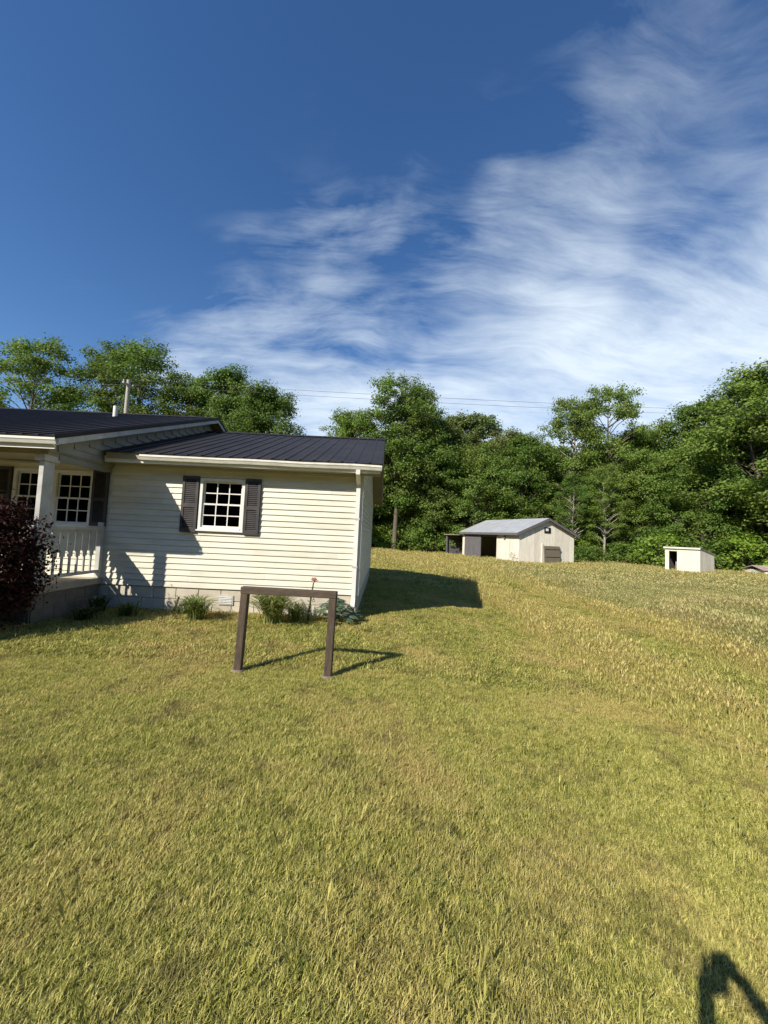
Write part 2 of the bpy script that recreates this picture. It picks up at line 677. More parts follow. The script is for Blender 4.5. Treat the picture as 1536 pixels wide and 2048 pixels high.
def front_boards():
    n = int((ZS - ZF) / EXPO) + 1
    for i in range(n):
        z = ZF + .004 + i * EXPO
        if z > ZS - .02:
            break
        top = ZS - .002
        for (a, b) in ((-9.2, XG), (XG, XR - .045)):
            cuts = []
            for (wx0, wx1, wz0, wz1) in WINS:
                if wx0 >= a and wx1 <= b and z + EXPO > wz0 - .03 and z < wz1 + .03:
                    cuts.append((wx0 - .03, wx1 + .03))
            cuts.sort()
            cur = a
            segs = []
            for c in cuts:
                if c[0] > cur:
                    segs.append((cur, c[0]))
                cur = c[1]
            segs.append((cur, b))
            for s0, s1 in segs:
                t = s0      # butt joints at odd places along a course
                while s1 - t > .02:
                    e_ = t + random.uniform(.55, 1.7)
                    if s1 - e_ < .35:
                        e_ = s1
                    board(fw, t + .0008, e_ - .0008, z + random.uniform(-.0012, .0012), YF + .010 + random.uniform(-.0022, .0), top=top)
                    t = e_


front_boards()

# right end wall with gable
mb = MB()
mb.prism([(YF + .14, ZF), (YB, ZF), (YB, ZS), (YB, zw(YB) - .16), (YR, zw(YR) - .16), (YF + .14, zw(YF + .14) - .16)], 'x', XR - .15, XR - .014)
gw = mb.build('end_wall', m_siding, house)
n = int((zw(YR) - ZF) / EXPO)
for i in range(n):
    z = ZF + .004 + i * EXPO
    zt = z + EXPO
    if zt < zw(YF) - .2:
        a, b = YF + .05, YB
    else:
        a = 6.62 + (zt + .19 - 2.71) / .355
        b = 2 * YR - a
        if b - a < .3:
            break
    xw = XR - .014
    prof = [(xw, z), (xw + .017, z), (xw + .018, z + .006), (xw + .002, z + EXPO + .006), (xw, z + EXPO + .006)]
    MB().prism(prof, 'y', a, b).build('siding_board', m_siding, gw)
# corner trim
MB().box(XR - .045, XR + .012, YF - .014, YF + .011, ZF, ZS).box(XR - .012, XR + .012, YF + .012, YF + .05, ZF, ZS).build('corner_trim', m_trim, house)

# taller main part: gable wall seen above the wing roof and over the porch side
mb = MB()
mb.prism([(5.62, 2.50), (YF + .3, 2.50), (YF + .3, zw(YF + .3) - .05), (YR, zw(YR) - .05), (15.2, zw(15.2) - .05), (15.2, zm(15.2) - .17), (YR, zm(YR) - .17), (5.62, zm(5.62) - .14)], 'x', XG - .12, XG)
ugw = mb.build('upper_gable_wall', m_gable_shade, house)
i = 0
while True:
    z = 2.52 + i * EXPO
    i += 1
    a = 5.35 + (z + EXPO + .19 - 2.67) / .35
    a = max(a, 5.66)
    b = min(YR + 2, 6.62 + (z + .06 - 2.71) / .355) if z > 2.62 else 6.66
    if a > YR:
        break
    b = min(b, 2 * YR - a)
    if b - a < .05:
        continue
    prof = [(XG, z), (XG + .017, z), (XG + .018, z + .006), (XG + .002, z + EXPO + .006), (XG, z + EXPO + .006)]
    MB().prism(prof, 'y', a, b).build('siding_board', m_gable_shade, ugw)
# back and far walls so the house is closed
MB().box(XL, XR - .02, YB, YB + .12, ZF, ZS).box(XL, XL + .12, YF + .15, YB, ZF, 4.2).build('back_wall', m_siding, house)


# foundation blocks
def blocks():
    core = MB().box(XL, XR - .03, YF + .03, YF + .2, -.3, ZF - .004).box(XR - .2, XR - .03, YF + .2, YB, -.4, ZF - .004).box(XL, XR - .2, YB - .05, YB + .1, -.3, ZF).build('foundation', m_mortar, house)
    bl = MB().box(-.196, .196, -.01, .10, -.098, .098)
    me = None
    hh = .2
    for course in range(3):
        zc = ZF - .106 - course * .205
        x = XR - .03 - .2 - (.2 if course % 2 else 0)
        while x > -5.2:
            if me is None:
                o = bl.build('concrete_block', m_block, core, local=True, bevel=.006)
                me = o.data
            else:
                o = bpy.data.objects.new('concrete_block', me)
                COL.objects.link(o)
                o.parent = core
                b = o.modifiers.new('bevel', 'BEVEL')
                b.width = .006
                b.limit_method = 'ANGLE'
            o.location = WM[core.name].inverted() @ Vector((x, YF + .025 + random.uniform(-.002, .002), zc))
            x -= .4
        # end wall blocks, front few metres
        y = YF + .22 + (.2 if course % 2 else 0)
        while y < YB - .2:
            o = bpy.data.objects.new('concrete_block', me)
            COL.objects.link(o)
            o.parent = core
            o.location = WM[core.name].inverted() @ Vector((XR - .035, y, zc))
            o.rotation_euler = (0, 0, math.pi / 2)
            y += .4
    # crawl space vent
    v = MB().box(-2.86, -2.60, YF - .004, YF + .02, .14, .31).build('foundation_vent', m_greywhite, house)
    for k in range(5):
        z = .165 + k * .027
        MB().prism([(YF - .016, z), (YF - .005, z + .014), (YF - .005, z + .003)], 'x', -2.84, -2.62).build('louver', m_greywhite, v)


blocks()


# windows
def window(x0, x1, z0, z1, name='window'):
    yf = YF - .028
    fr = MB()
    t = .048
    fr.box(x0 - t, x0, yf, YF + .06, z0 - t, z1 + t).box(x1, x1 + t, yf, YF + .06, z0 - t, z1 + t)
    fr.box(x0, x1, yf, YF + .06, z1, z1 + t).box(x0, x1, yf - .012, YF + .06, z0 - t, z0)
    w = fr.build(name, m_trim, house)
    zm_ = (z0 + z1) / 2
    MB().box(x0 - t - .015, x1 + t + .015, yf - .03, yf + .002, z0 - t - .022, z0 - t + .004).build('sill', m_trim, w)
    for k, (a, b, yo) in enumerate(((z0, zm_ + .015, .012), (zm_ - .015, z1, .032))):
        y0, y1 = YF + yo - .010, YF + yo + .008
        s = .030
        MB().box(x0, x0 + s, y0, y1, a, b).box(x1 - s, x1, y0, y1, a, b).box(x0 + s, x1 - s, y0, y1, a, a + s).box(x0 + s, x1 - s, y0, y1, b - s, b).build('sash', m_trim, w)
        gx0, gx1, gz0, gz1 = x0 + s, x1 - s, a + s, b - s
        cw, ch = (gx1 - gx0) / 3, (gz1 - gz0) / 2
        mu = MB()
        for i in (1, 2):
            mu.box(gx0 + i * cw - .009, gx0 + i * cw + .009, y0 + .002, y1 - .002, gz0, gz1)
        zz = gz0 + ch
        for i in range(3):
            mu.box(gx0 + i * cw + (.009 if i else 0), gx0 + (i + 1) * cw - (.009 if i < 2 else 0), y0 + .002, y1 - .002, zz - .009, zz + .009)
        mu.build('muntin', m_trim, w)
        for i in range(3):
            for j in range(2):
                MB().box(gx0 + i * cw + .004, gx0 + (i + 1) * cw - .004, YF + yo - .0015, YF + yo + .0015, gz0 + j * ch + .004, gz0 + (j + 1) * ch - .004).build('pane', m_glass, w)
    # a dim room behind the glass with a drawn-back curtain
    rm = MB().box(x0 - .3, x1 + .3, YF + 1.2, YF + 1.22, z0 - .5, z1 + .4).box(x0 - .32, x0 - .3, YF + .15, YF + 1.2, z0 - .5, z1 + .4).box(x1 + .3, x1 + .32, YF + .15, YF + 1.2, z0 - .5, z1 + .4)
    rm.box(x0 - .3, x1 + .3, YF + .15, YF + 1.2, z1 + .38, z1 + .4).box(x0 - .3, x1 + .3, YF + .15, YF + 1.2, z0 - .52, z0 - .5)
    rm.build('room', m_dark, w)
    return w


window(*WINS[0])
window(*WINS[1])
window(*WINS[2])
MB().box(-6.03 + .048, -5.90 - .048, YF - .026, YF + .005, 1.41, 2.41).build('mullion', m_trim, house)


def shutter(x0, x1, z0, z1):
    y0, y1 = YF - .052, YF - .012
    r = .045
    zm_ = z0 + (z1 - z0) * .47
    s = MB().box(x0, x0 + r, y0, y1, z0, z1).box(x1 - r, x1, y0, y1, z0, z1)
    for a, b in ((z0, z0 + .07), (zm_ - .03, zm_ + .03), (z1 - .06, z1)):
        s.box(x0 + r, x1 - r, y0, y1, a, b)
    s.box(x0 + r, x1 - r, y1 - .010, y1, z0 + .07, zm_ - .03).box(x0 + r, x1 - r, y1 - .010, y1, zm_ + .03, z1 - .06)
    o = s.build('shutter', m_shutter, house)
    for a, b in ((z0 + .07, zm_ - .03), (zm_ + .03, z1 - .06)):
        k = int((b - a) / .032)
        lv = MB()
        for i in range(k):
            z = a + i * (b - a) / k
            lv.prism([(y0 + .006, z), (y1 - .011, z + .024), (y1 - .011, z + .033), (y0 + .006, z + .008)], 'x', x0 + r, x1 - r)
        lv.build('louvers', m_shutter, o, kind='stuff')
    return o


shutter(-3.625, -3.335, 1.40, 2.405)
shutter(-2.495, -2.225, 1.40, 2.40)
shutter(-5.235, -4.955, 1.43, 2.435)
shutter(-7.02, -6.70, 1.43, 2.43)


# roofs: ribbed steel panels on a deck
def rib_profile(w):
    pts = []
    p = .2286
    k = int(round(w / p))
    for i in range(k):
        u = i * w / k
        pts += [(u + .0, 0), (u + .012, .019), (u + .032, .019), (u + .046, 0), (u + .12, 0), (u + .126, .004), (u + .14, .004), (u + .146, 0)]
    pts.append((w, 0))
    return pts


def roof_side(parent, x0, x1, ya, za, yb, zb, npan, mt=m_roof):
    """panels from the eave (ya,za) to the ridge (yb,zb)"""
    w = (x1 - x0) / npan
    prof = rib_profile(w)
    L = math.hypot(yb - ya, zb - za)
    ny, nz_ = -(zb - za) / L, (yb - ya) / L
    if nz_ < 0:
        ny, nz_ = -ny, -nz_
    for k in range(npan):
        vs = []
        jog = random.uniform(0, .0015)
        for (u, h) in prof:
            vs.append((x0 + k * w + u, ya + ny * (h + jog), za + nz_ * (h + jog)))
        for (u, h) in prof:
            vs.append((x0 + k * w + u, yb + ny * (h + jog), zb + nz_ * (h + jog)))
        n_ = len(prof)
        fs = [(i, i + 1, n_ + i + 1, n_ + i) for i in range(n_ - 1)]
        MB().add(vs, fs).build('roof_panel', mt, parent)


def roof(name, x0, x1, zf_, ye, npan, rake_mat, gutter=None):
    yb_ = 2 * YR - ye
    ze, zr = zf_(ye), zf_(YR)
    d = .004
    t = .10
    deck = MB()
    deck.prism([(ye + .03, ze + .01 - d), (YR, zr - d), (yb_ - .03, ze + .01 - d), (yb_ - .03, ze - t), (YR, zr - t), (ye + .03, ze - t)], 'x', x0 + .04, x1 - .03)
    r = deck.build(name, m_soffit, house)
    roof_side(r, x0, x1, ye, ze, YR, zr, npan)
    roof_side(r, x0, x1, yb_, ze, YR, zr, npan)
    MB().prism([(YR - .16, zr - .035), (YR, zr + .028), (YR + .16, zr - .035), (YR + .16, zr - .030), (YR, zr + .034), (YR - .16, zr - .030)], 'x', x0, x1).build('ridge_cap', m_roof, r)
    for ysg in (1,):
        # rake board and black rake trim on the right gable edge
        MB().prism([(ye + .03, ze - .125), (YR, zr - .125), (yb_ - .03, ze - .125), (yb_ - .03, ze - .02), (YR, zr - .02), (ye + .03, ze - .02)], 'x', x1 - .029, x1 - .008).build('rake_board', rake_mat, r)
        MB().prism([(ye, ze - .045), (YR, zr - .045), (yb_, ze - .045), (yb_, ze + .024), (YR, zr + .026), (ye, ze + .024)], 'x', x1 - .007, x1 + .004).build('rake_trim', m_roof, r)
    return r


wing_roof = roof('wing_roof', -4.86, -.06, zw, 6.62, 5, m_trim)
main_roof = roof('main_roof', XL - .3, -4.62, zm, 5.35, 8, m_greywhite)
# soffit and fascia of the wing, closing it below the deck
MB().box(-4.86, -.10, 6.705, YF + .01, ZS - .003, ZS + .012).build('soffit', m_soffit, house)
MB().box(-4.86, -.10, 6.68, 6.70, ZS - .006, 2.665).build('fascia_board', m_trim, house)
MB().prism([(6.71, ZS + .013), (YF + .14, ZS + .013), (YF + .14, zw(YF + .14) - .11), (6.71, zw(6.71) - .11)], 'x', XR + .001, -.10).build('eave_return', m_siding, house)
# rake soffit strip on the end wall
MB().prism([(YF + .15, zw(YF + .15) - .165), (YR, zw(YR) - .165), (YB, zw(YB) - .165), (YB, zw(YB) - .125), (YR, zw(YR) - .125), (YF + .15, zw(YF + .15) - .125)], 'x', XR + .001, -.10).build('rake_soffit', m_soffit, house)


def gutter(x0, x1, yb, zt, mt, wavy=0.0):
    prof = [(yb, zt), (yb, zt - .085), (yb - .05, zt - .085), (yb - .07, zt - .045), (yb - .082, zt - .03), (yb - .082, zt), (yb - .077, zt), (yb - .077, zt - .028), (yb - .065, zt - .044), (yb - .047, zt - .079), (yb - .006, zt - .079), (yb - .006, zt)]
    n_ = max(2, int((x1 - x0) / .45))
    vs, fs = [], []
    k = len(prof)
    for i in range(n_ + 1):
        x = x0 + (x1 - x0) * i / n_
        dz = wavy * (math.sin(i * 1.9) * .5 + random.uniform(-.5, .5))
        vs += [(x, p[0], p[1] + dz) for p in prof]
    for i in range(n_):
        for j in range(k):
            fs.append((i * k + j, i * k + (j + 1) % k, (i + 1) * k + (j + 1) % k, (i + 1) * k + j))
    fs += [tuple(range(k))[::-1], tuple(range(n_ * k, n_ * k + k))]
    # end caps
    mb = MB().add(vs, fs)
    return mb.build('gutter', mt, house)


gutter(-4.22, -.07, 6.679, 2.688, m_gutter, .006)
gutter(XL, -4.60, 5.42, 2.645, m_trim, .001)
# fascia board behind porch gutter
MB().box(XL, -4.66, 5.421, 5.44, 2.50, 2.655).build('fascia_board', m_trim, house)


def downspout():
    x = -.475
    s = MB()
    path = [(x, 6.64, 2.60), (x, 6.64, 2.54), (x, 6.93, 2.40), (x, 6.955, 2.32), (x, 6.955, .36), (x, 6.91, .28), (x, 6.80, .20)]
    w, d = .036, .026
    vs, fs = [], []
    for i, p in enumerate(path):
        a = Vector(path[max(i - 1, 0)])
        b = Vector(path[min(i + 1, len(path) - 1)])
        t = (b - a).normalized()
        nrm = Vector((0, t.z, -t.y))
        for sx, sn in ((-1, -1), (1, -1), (1, 1), (-1, 1)):
            vs.append(Vector(p) + Vector((1, 0, 0)) * w * sx + nrm * d * sn)
    for i in range(len(path) - 1):
        for k in range(4):
            fs.append((i * 4 + k, i * 4 + (k + 1) % 4, i * 4 + 4 + (k + 1) % 4, i * 4 + 4 + k))
    s.add(vs, fs)
    o = s.build('downspout', m_trim, house)
    for z in (.9, 1.75):
        MB().box(x - .05, x + .05, 6.924, 6.928, z, z + .03).build('strap', m_greywhite, o)


downspout()
# plumbing vent on the main roof
MB().tube([(-6.75, 9.5, zm(9.5) - .1), (-6.75, 9.5, zm(9.5) + .26)], .05, 10).build('vent_pipe', m_trim, house)

# porch
PX = -4.95
PF = 5.60
pb = MB().box(XL, PX - .045, PF + .06, YF - .02, -.3, .42).build('porch_base', m_mortar, house)
for c in range(2):
    zc = .10 + c * .205 + .005
    y = PF + .26 - (.2 if c else 0)
    while y < YF - .05:
        a, b = max(PF + .05, y - .196), min(YF - .03, y + .196)
        if b - a > .05:
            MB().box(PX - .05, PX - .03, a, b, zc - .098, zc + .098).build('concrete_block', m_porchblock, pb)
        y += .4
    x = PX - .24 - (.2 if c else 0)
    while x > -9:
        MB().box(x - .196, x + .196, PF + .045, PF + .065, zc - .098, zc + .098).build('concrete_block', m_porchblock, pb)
        x -= .4
MB().box(XL, PX, PF, YF - .021, .42, .53).build('porch_floor', m_porchfloor, house, bevel=.01)
# columns
for cx in (-5.015, -7.6, -10.2):
    col = MB().box(cx - .036, cx + .036, 5.645, 5.835, .53, 2.36).build('porch_column', m_greywhite, house, bevel=.006)
    MB().box(cx - .075, cx + .075, 5.60, 5.875, 2.361, 2.455).build('capital', m_greywhite, col, bevel=.006)
    MB().box(cx - .06, cx + .06, 5.62, 5.86, .531, .62).build('plinth', m_greywhite, col, bevel=.006)
# beams and ceiling
MB().box(XL, -4.93, 5.64, 5.84, 2.456, 2.56).build('porch_beam', m_soffit, house)
MB().box(-5.04, -4.925, 5.841, YF - .02, 2.40, 2.499).build('porch_side_beam', m_gable_shade, house)  # takes the darkened gable tone in place of under-roof shade
MB().box(XL, -4.93, 5.45, YF - .02, 2.562, 2.58).build('porch_ceiling', m_soffit, house)


# railings
def railing(p0, p1, name='porch_railing'):
    p0, p1 = Vector(p0), Vector(p1)
    d = (p1 - p0)
    L = d.length
    d.normalize()
    a = Vector((-d.y, d.x, 0))

    def bar(mb, u0, u1, z0, z1, hw):
        vs = []
        for z in (z0, z1):
            for u, s in ((u0, -1), (u1, -1), (u1, 1), (u0, 1)):
                q = p0 + d * u + a * hw * s
                vs.append((q.x, q.y, z))
        mb.add(vs, [(3, 2, 1, 0), (4, 5, 6, 7), (0, 1, 5, 4), (1, 2, 6, 5), (2, 3, 7, 6), (3, 0, 4, 7)])
    m = MB()
    bar(m, 0, L, 1.36, 1.42, .045)
    r = m.build(name, m_greywhite, house)
    m = MB()
    bar(m, 0, L, .62, .67, .03)
    m.build('bottom_rail', m_greywhite, r)
    k = int(L / .135)
    for i in range(1, k):
        m = MB()
        u = L * i / k
        bar(m, u - .069, u + .069, 1.02, 1.359, .010)
        bar(m, u - .045, u + .045, .93, 1.02, .010)
        bar(m, u - .018, u + .018, .671, .93, .010)
        m.build('baluster', m_greywhite, r)
    return r


railing((-5.0, 5.84, 0), (-5.0, 6.90, 0))
MB().box(-5.04, -4.96, 6.902, 6.978, .53, 1.50).build('newel_post', m_greywhite, house, bevel=.004)
railing((-7.56, 5.74, 0), (-5.055, 5.74, 0))


# ------------------------------------------------------------------ sign frame on the lawn
def sign_frame():
    lb = Vector((-1.464, 4.20, 0))
    rb = Vector((-.508, 4.14, 0))
    e = empty('timber_sign_frame', (-.99, 4.17, 0), 0, 'empty brown timber sign frame of two posts and a crossbeam on the lawn', 'sign frame')
    ang = math.atan2(rb.y - lb.y, rb.x - lb.x)
    s = .038
    for p, tilt in ((lb, .03), (rb, .015)):
        g = float(gz(p.x, p.y))
        mb = MB()
        vs = []
        for z, o in ((g - .12, 0), (.815, 1)):
            for dx, dy in ((-s, -s), (s, -s), (s, s), (-s, s)):
                x = dx * math.cos(ang) - dy * math.sin(ang)
                y = dx * math.sin(ang) + dy * math.cos(ang)
                vs.append((p.x + x + tilt * o, p.y + y, z))
        mb.add(vs, [(3, 2, 1, 0), (4, 5, 6, 7), (0, 1, 5, 4), (1, 2, 6, 5), (2, 3, 7, 6), (3, 0, 4, 7)])
        mb.build('post', m_brownwood, e, bevel=.006)
        MB().tube([(p.x, p.y, g - .1), (p.x, p.y, g + .012), (p.x, p.y, g + .028)], [.085, .075, .055], 11).build('footing', m_footing, e)
    c, sn = math.cos(ang), math.sin(ang)
    a = lb + Vector((.03, 0, 0)) - Vector((c, sn, 0)) * .041
    b = rb + Vector((.015, 0, 0)) + Vector((c, sn, 0)) * .041
    vs = []
    for z in (.816, .888):
        for q, k in ((a, -1), (b, -1), (b, 1), (a, 1)):
            vs.append((q.x - sn * .048 * k, q.y + c * .039 * k, z))
    mb = MB().add(vs, [(3, 2, 1, 0), (4, 5, 6, 7), (0, 1, 5, 4), (1, 2, 6, 5), (2, 3, 7, 6), (3, 0, 4, 7)])
    mb.build('crossbeam', m_brownbeam, e, bevel=.006)
    for t in (.27, .76):
        q = a.lerp(b, t)
        pts = [(q.x, q.y, .83), (q.x, q.y, .795)]
        for i in range(9):
            an = math.pi / 2 - i * 2 * math.pi / 8
            pts.append((q.x + .014 * math.cos(an), q.y, .780 + .014 * math.sin(an)))
        MB().tube(pts, .003, 5).build('eye_hook', m_iron, e)


sign_frame()


# ------------------------------------------------------------------ sheds
def big_shed():
    g = -.2
    e = empty('shed', (9.84, 28.21, g), math.radians(19.5), 'whitewashed wooden shed with grey tin roof and dark open doorway', 'shed')
    Wd, Ln, zE, zR = 5.1, 7.75, 2.36, 3.44

    def B(name, mt, par, *a, **k):
        return MB().box(*a).build(name, mt, par, local=True, **k)
    # gable end (y=0): boards with hidden frame behind
    gw_ = MB().prism([(0.04, -.1), (Wd - .04, -.1), (Wd - .04, zE - .08), (Wd / 2, zR - .10), (.04, zE - .08)], 'y', .03, .09).build('gable_wall', m_shedw, e, local=True)
    k = 11
    for i in range(k):
        a, b = i * Wd / k, (i + 1) * Wd / k

        def top(x):
            return zE + (zR - zE) * (1 - abs(x - Wd / 2) / (Wd / 2)) - .03
        pts = [(a + .006, -.05 + random.uniform(0, .06)), (b - .006, -.05 + random.uniform(0, .06)), (b - .006, top(b - .006))]
        if a < Wd / 2 < b:
            pts.append((Wd / 2, top(Wd / 2)))
        pts.append((a + .006, top(a + .006)))
        MB().prism(pts, 'y', random.uniform(0, .008), .029).build('wall_board', m_shedw, gw_, local=True)
    # eave side (x=0): open doorway from y=2.7 to 7.0
    sw = MB().box(.03, .09, .03, 2.68, -.1, zE).box(.03, .09, 2.68, 7.7, 2.02, zE).build('side_wall', m_shedw, e, local=True)
    for i in range(5):
        a, b = i * 2.68 / 5, (i + 1) * 2.68 / 5
        B('wall_board', m_shedw, sw, random.uniform(0, .008), .029, a + .006, b - .006, -.05 + random.uniform(0, .06), zE)
    B('lintel', m_shedw, sw, -.012, .029, 2.69, 7.72, 2.02, zE)
    B('corner_post', m_shedw, e, -.02, .13, 7.30, 7.60, -.1, 2.02)
    # sliding door of grey boards, half shut
    dr = MB().box(-.05, -.03, 4.75, 7.28, .02, 2.0).build('sliding_door', m_greydoor, e, local=True)
    for i in range(8):
        a = 4.75 + i * 2.53 / 8
        B('door_board', m_greydoor, dr, -.075, -.051, a + .006, a + .31, .02 + random.uniform(-.02, .02), 2.0)
    B('door_track', m_iron, e, -.09, -.02, 2.6, 7.4, 2.04, 2.09)
    B('wall_lamp', m_greydoor, e, -.14, -.001, 1.52, 1.68, 1.86, 2.08)
    # back walls
    MB().box(Wd - .09, Wd, .04, Ln, -.1, zE).prism([(0, -.1), (Wd, -.1), (Wd, zE - .08), (Wd / 2, zR - .1), (0, zE - .08)], 'y', Ln - .06, Ln).build('rear_walls', m_shedw, e, local=True)
    B('dirt_floor', m_soil, e, .1, Wd - .1, .1, Ln - .1, -.08, .03)
    # roof
    ov, og = .30, .20
    sl = (zR - zE) / (Wd / 2)
    rf = MB().prism([(-ov, zE - ov * sl + .02), (Wd / 2, zR + .02), (Wd + ov, zE - ov * sl + .02), (Wd + ov, zE - ov * sl + .07), (Wd / 2, zR + .07), (-ov, zE - ov * sl + .07)], 'y', -og, Ln + .1).build('roof', m_greydoor, e, local=True)
    n_ = 9
    for sd in (0, 1):
        for i in range(n_):
            a = -og - .02 + i * (Ln + og + .14) / n_
            b = a + (Ln + og + .14) / n_
            x0, z0 = (-ov - .04, zE - (ov + .04) * sl + .075) if not sd else (Wd + ov + .04, zE - (ov + .04) * sl + .075)
            x1, z1 = Wd / 2, zR + .075
            vs, fs = [], []
            m_ = 16
            for q in range(m_ + 1):
                y = a + (b - a) * q / m_ + (.01 if q == m_ else 0)
                h = .012 * math.cos(q * math.pi) + .012 + .002 * (i % 2)
                vs += [(x0, y, z0 + h), (x1, y, z1 + h)]
            fs = [(2 * q, 2 * q + 2, 2 * q + 3, 2 * q + 1) for q in range(m_)]
            MB().add(vs, fs).build('tin_sheet', m_tin, rf, local=True)
    MB().prism([(-ov, zE - ov * sl - .11), (Wd / 2, zR - .11), (Wd + ov, zE - ov * sl - .11), (Wd + ov, zE - ov * sl + .068), (Wd / 2, zR + .068), (-ov, zE - ov * sl + .068)], 'y', -og - .03, -og - .001).build('barge_board', m_greydoor, rf, local=True)
    B('eave_board', m_greydoor, rf, -ov - .03, -ov - .002, -og, Ln + .1, zE - ov * sl - .10, zE - ov * sl + .068)
    # gable vent and a leaning door panel on the gable end
    v = B('gable_vent', m_iron, e, 2.24, 2.80, -.05, -.002, 2.42, 2.82)
    MB().box(2.34, 2.58, -.062, -.051, 2.55, 2.74).build('pane', m_trim, v, local=True)
    gd = MB().prism([(2.20, 0), (3.66, 0), (3.56, 1.45), (2.12, 1.45)], 'y', -.16, -.11).build('low_door', m_oldboard, e, local=True)
    for z in (.12, .66, 1.22):
        B('door_batten', m_oldboard, gd, 2.2, 3.6, -.20, -.161, z, z + .13)
    B('door_jamb', m_shedw, e, 2.02, 2.12, -.04, -.001, 0, 1.6)
    # lean-to at the far left end
    lt = B('lean_to_roof', m_rust, e, -.45, 3.2, Ln + .12, Ln + 2.7, 2.02, 2.07)
    for x in (-.3, 2.9):
        B('lean_to_post', m_greydoor, e, x, x + .12, Ln + 2.4, Ln + 2.52, -.1, 2.02)
    B('lean_to_dark_back', m_greydoor, e, -.2, 3.0, Ln + 2.53, Ln + 2.58, -.1, 2.02)  # dark boards added to deepen the shade under the lean-to
    B('lean_to_wall', m_greydoor, e, 3.0, 3.06, Ln + .02, Ln + 2.6, -.1, 2.02)
    return e


big_shed()


def small_shed():
    g = -.2
    th = math.radians(-58)
    e = empty('animal_shelter', (20.53, 25.28, g), th, 'small white lean-to animal shelter with narrow dark opening in the field', 'shelter')
    Wd, D, z0, z1 = 1.97, 2.3, 1.74, 1.36     # origin is the right front corner; front runs to -x

    def B(name, mt, par, *a, **k):
        return MB().box(*a).build(name, mt, par, local=True, **k)
    f = MB().box(-1.26, -.0, .0, .04, -.1, z0 - .02).box(-Wd, -1.74, 0, .04, -.1, z0 - .02).box(-1.74, -1.26, 0, .04, 1.52, z0 - .02).build('front_wall', m_shedw2, e, local=True)
    for i in range(3):
        a = -1.26 + i * .42
        B('wall_board', m_shedw2, f, a + .004, a + .416, -.02, -.001, .0 + random.uniform(-.05, .03), z0 - .02)
    s = MB().prism([(0.041, -.1), (D, -.1), (D, z1 - .02), (.041, z0 - .03)], 'x', -.05, -.01).build('side_wall', m_shedw, e, local=True)
    for i in range(5):
        a, b = .0 + i * D / 5, (i + 1) * D / 5
        MB().prism([(a + .004, random.uniform(-.05, .03)), (b - .004, random.uniform(-.05, .03)), (b - .004, z0 - (z0 - z1) * b / D - .02), (a + .004, z0 - (z0 - z1) * a / D - .02)], 'x', -.009, .012).build('wall_board', m_shedw, s, local=True)
    MB().prism([(0.041, -.1), (D, -.1), (D, z1 - .02), (.041, z0 - .03)], 'x', -Wd, -Wd + .04).box(-Wd + .04, -.05, D - .04, D, -.1, z1 - .02).build('back_walls', m_greydoor, e, local=True)
    B('feed_board', m_rust, e, -1.70, -1.30, .9, .94, -.05, .8)
    rf = MB().prism([(-.10, z0 + .01), (D + .1, z1 + .0), (D + .1, z1 + .05), (-.10, z0 + .055)], 'x', -Wd - .06, .06).build('roof', m_shedw2, e, local=True)
    MB().prism([(-.12, z0 + .0565), (D + .12, z1 + .0515), (D + .12, z1 + .062), (-.12, z0 + .067)], 'x', -Wd - .08, .08).build('tin_sheet', m_tin, rf, local=True)
    B('fascia_board', m_shedw2, rf, -Wd - .06, .06, -.125, -.101, z0 - .05, z0 + .054)


small_shed()


def far_hut():
    e = empty('low_hut', (25.75, 26.4, -.2), math.radians(-8), 'low weathered hut with brown roof at the right edge of the field', 'hut')

    def B(name, mt, par, *a, **k):
        return MB().box(*a).build(name, mt, par, local=True, **k)
    w = B('wall', m_shedw, e, 0, 1.8, 0, 1.6, -.1, .50)
    for i in range(4):
        B('wall_board', m_shedw, w, i * .45 + .005, (i + 1) * .45 - .005, -.025, -.001, -.04, .50)
    r = MB().prism([(-.15, .48), (.8, .74), (1.75, .48), (1.75, .53), (.8, .79), (-.15, .53)], 'x', -.15, 1.95).build('roof', m_rust, e, local=True)
    B('door', m_greydoor, e, .55, 1.0, -.05, -.026, 0, .45)


far_hut()


# ------------------------------------------------------------------ utility poles and wires
def poles():
    data = [(-17.75, 26.0, 'weathered utility pole rising behind the main roof', 11.45), (-62, 26.6, 'utility pole far to the left of the house', 11.6), (46, 25.6, 'utility pole far to the right of the small shelter', 11.4)]
    tops = []
    for x, y, lab, h in data:
        e = empty('utility_pole', (x, y, -.2), 0, lab, 'pole', 'poles of the power line')
        MB().tube([(0, 0, -.3), (0, 0, 6), (0, 0, h)], [.16, .145, .115], 10).build('shaft', m_pole, e, local=True)
        MB().box(-.06, .06, -.55, .55, h - .42, h - .30).build('crossarm', m_pole, e, local=True)
        for s in (-.48, .48):
            MB().tube([(0, s, h - .30), (0, s, h - .25), (0, s, h - .20), (0, s, h - .15)], [.02, .045, .035, .02], 8).build('insulator', m_greywhite, e, local=True)
        tops.append((x, y, h - .2 - .16))
    order = sorted(tops)
    for a, b, tag in ((order[0], order[1], 'left of the pole'), (order[1], order[2], 'right of the pole')):
        for s, which in ((-.48, 'nearer'), (.48, 'farther')):
            pts = []
            for i in range(25):
                t = i / 24
                sag = 4 * t * (1 - t) * .35
                pts.append((a[0] + (b[0] - a[0]) * t, a[1] + (b[1] - a[1]) * t + s, a[2] + (b[2] - a[2]) * t - sag))
            MB().tube(pts, .009, 5).build('power_line', m_wire, label='%s thin power wire across the sky %s behind the house' % (which, tag), cat='wire', group='wires of the power line')


poles()


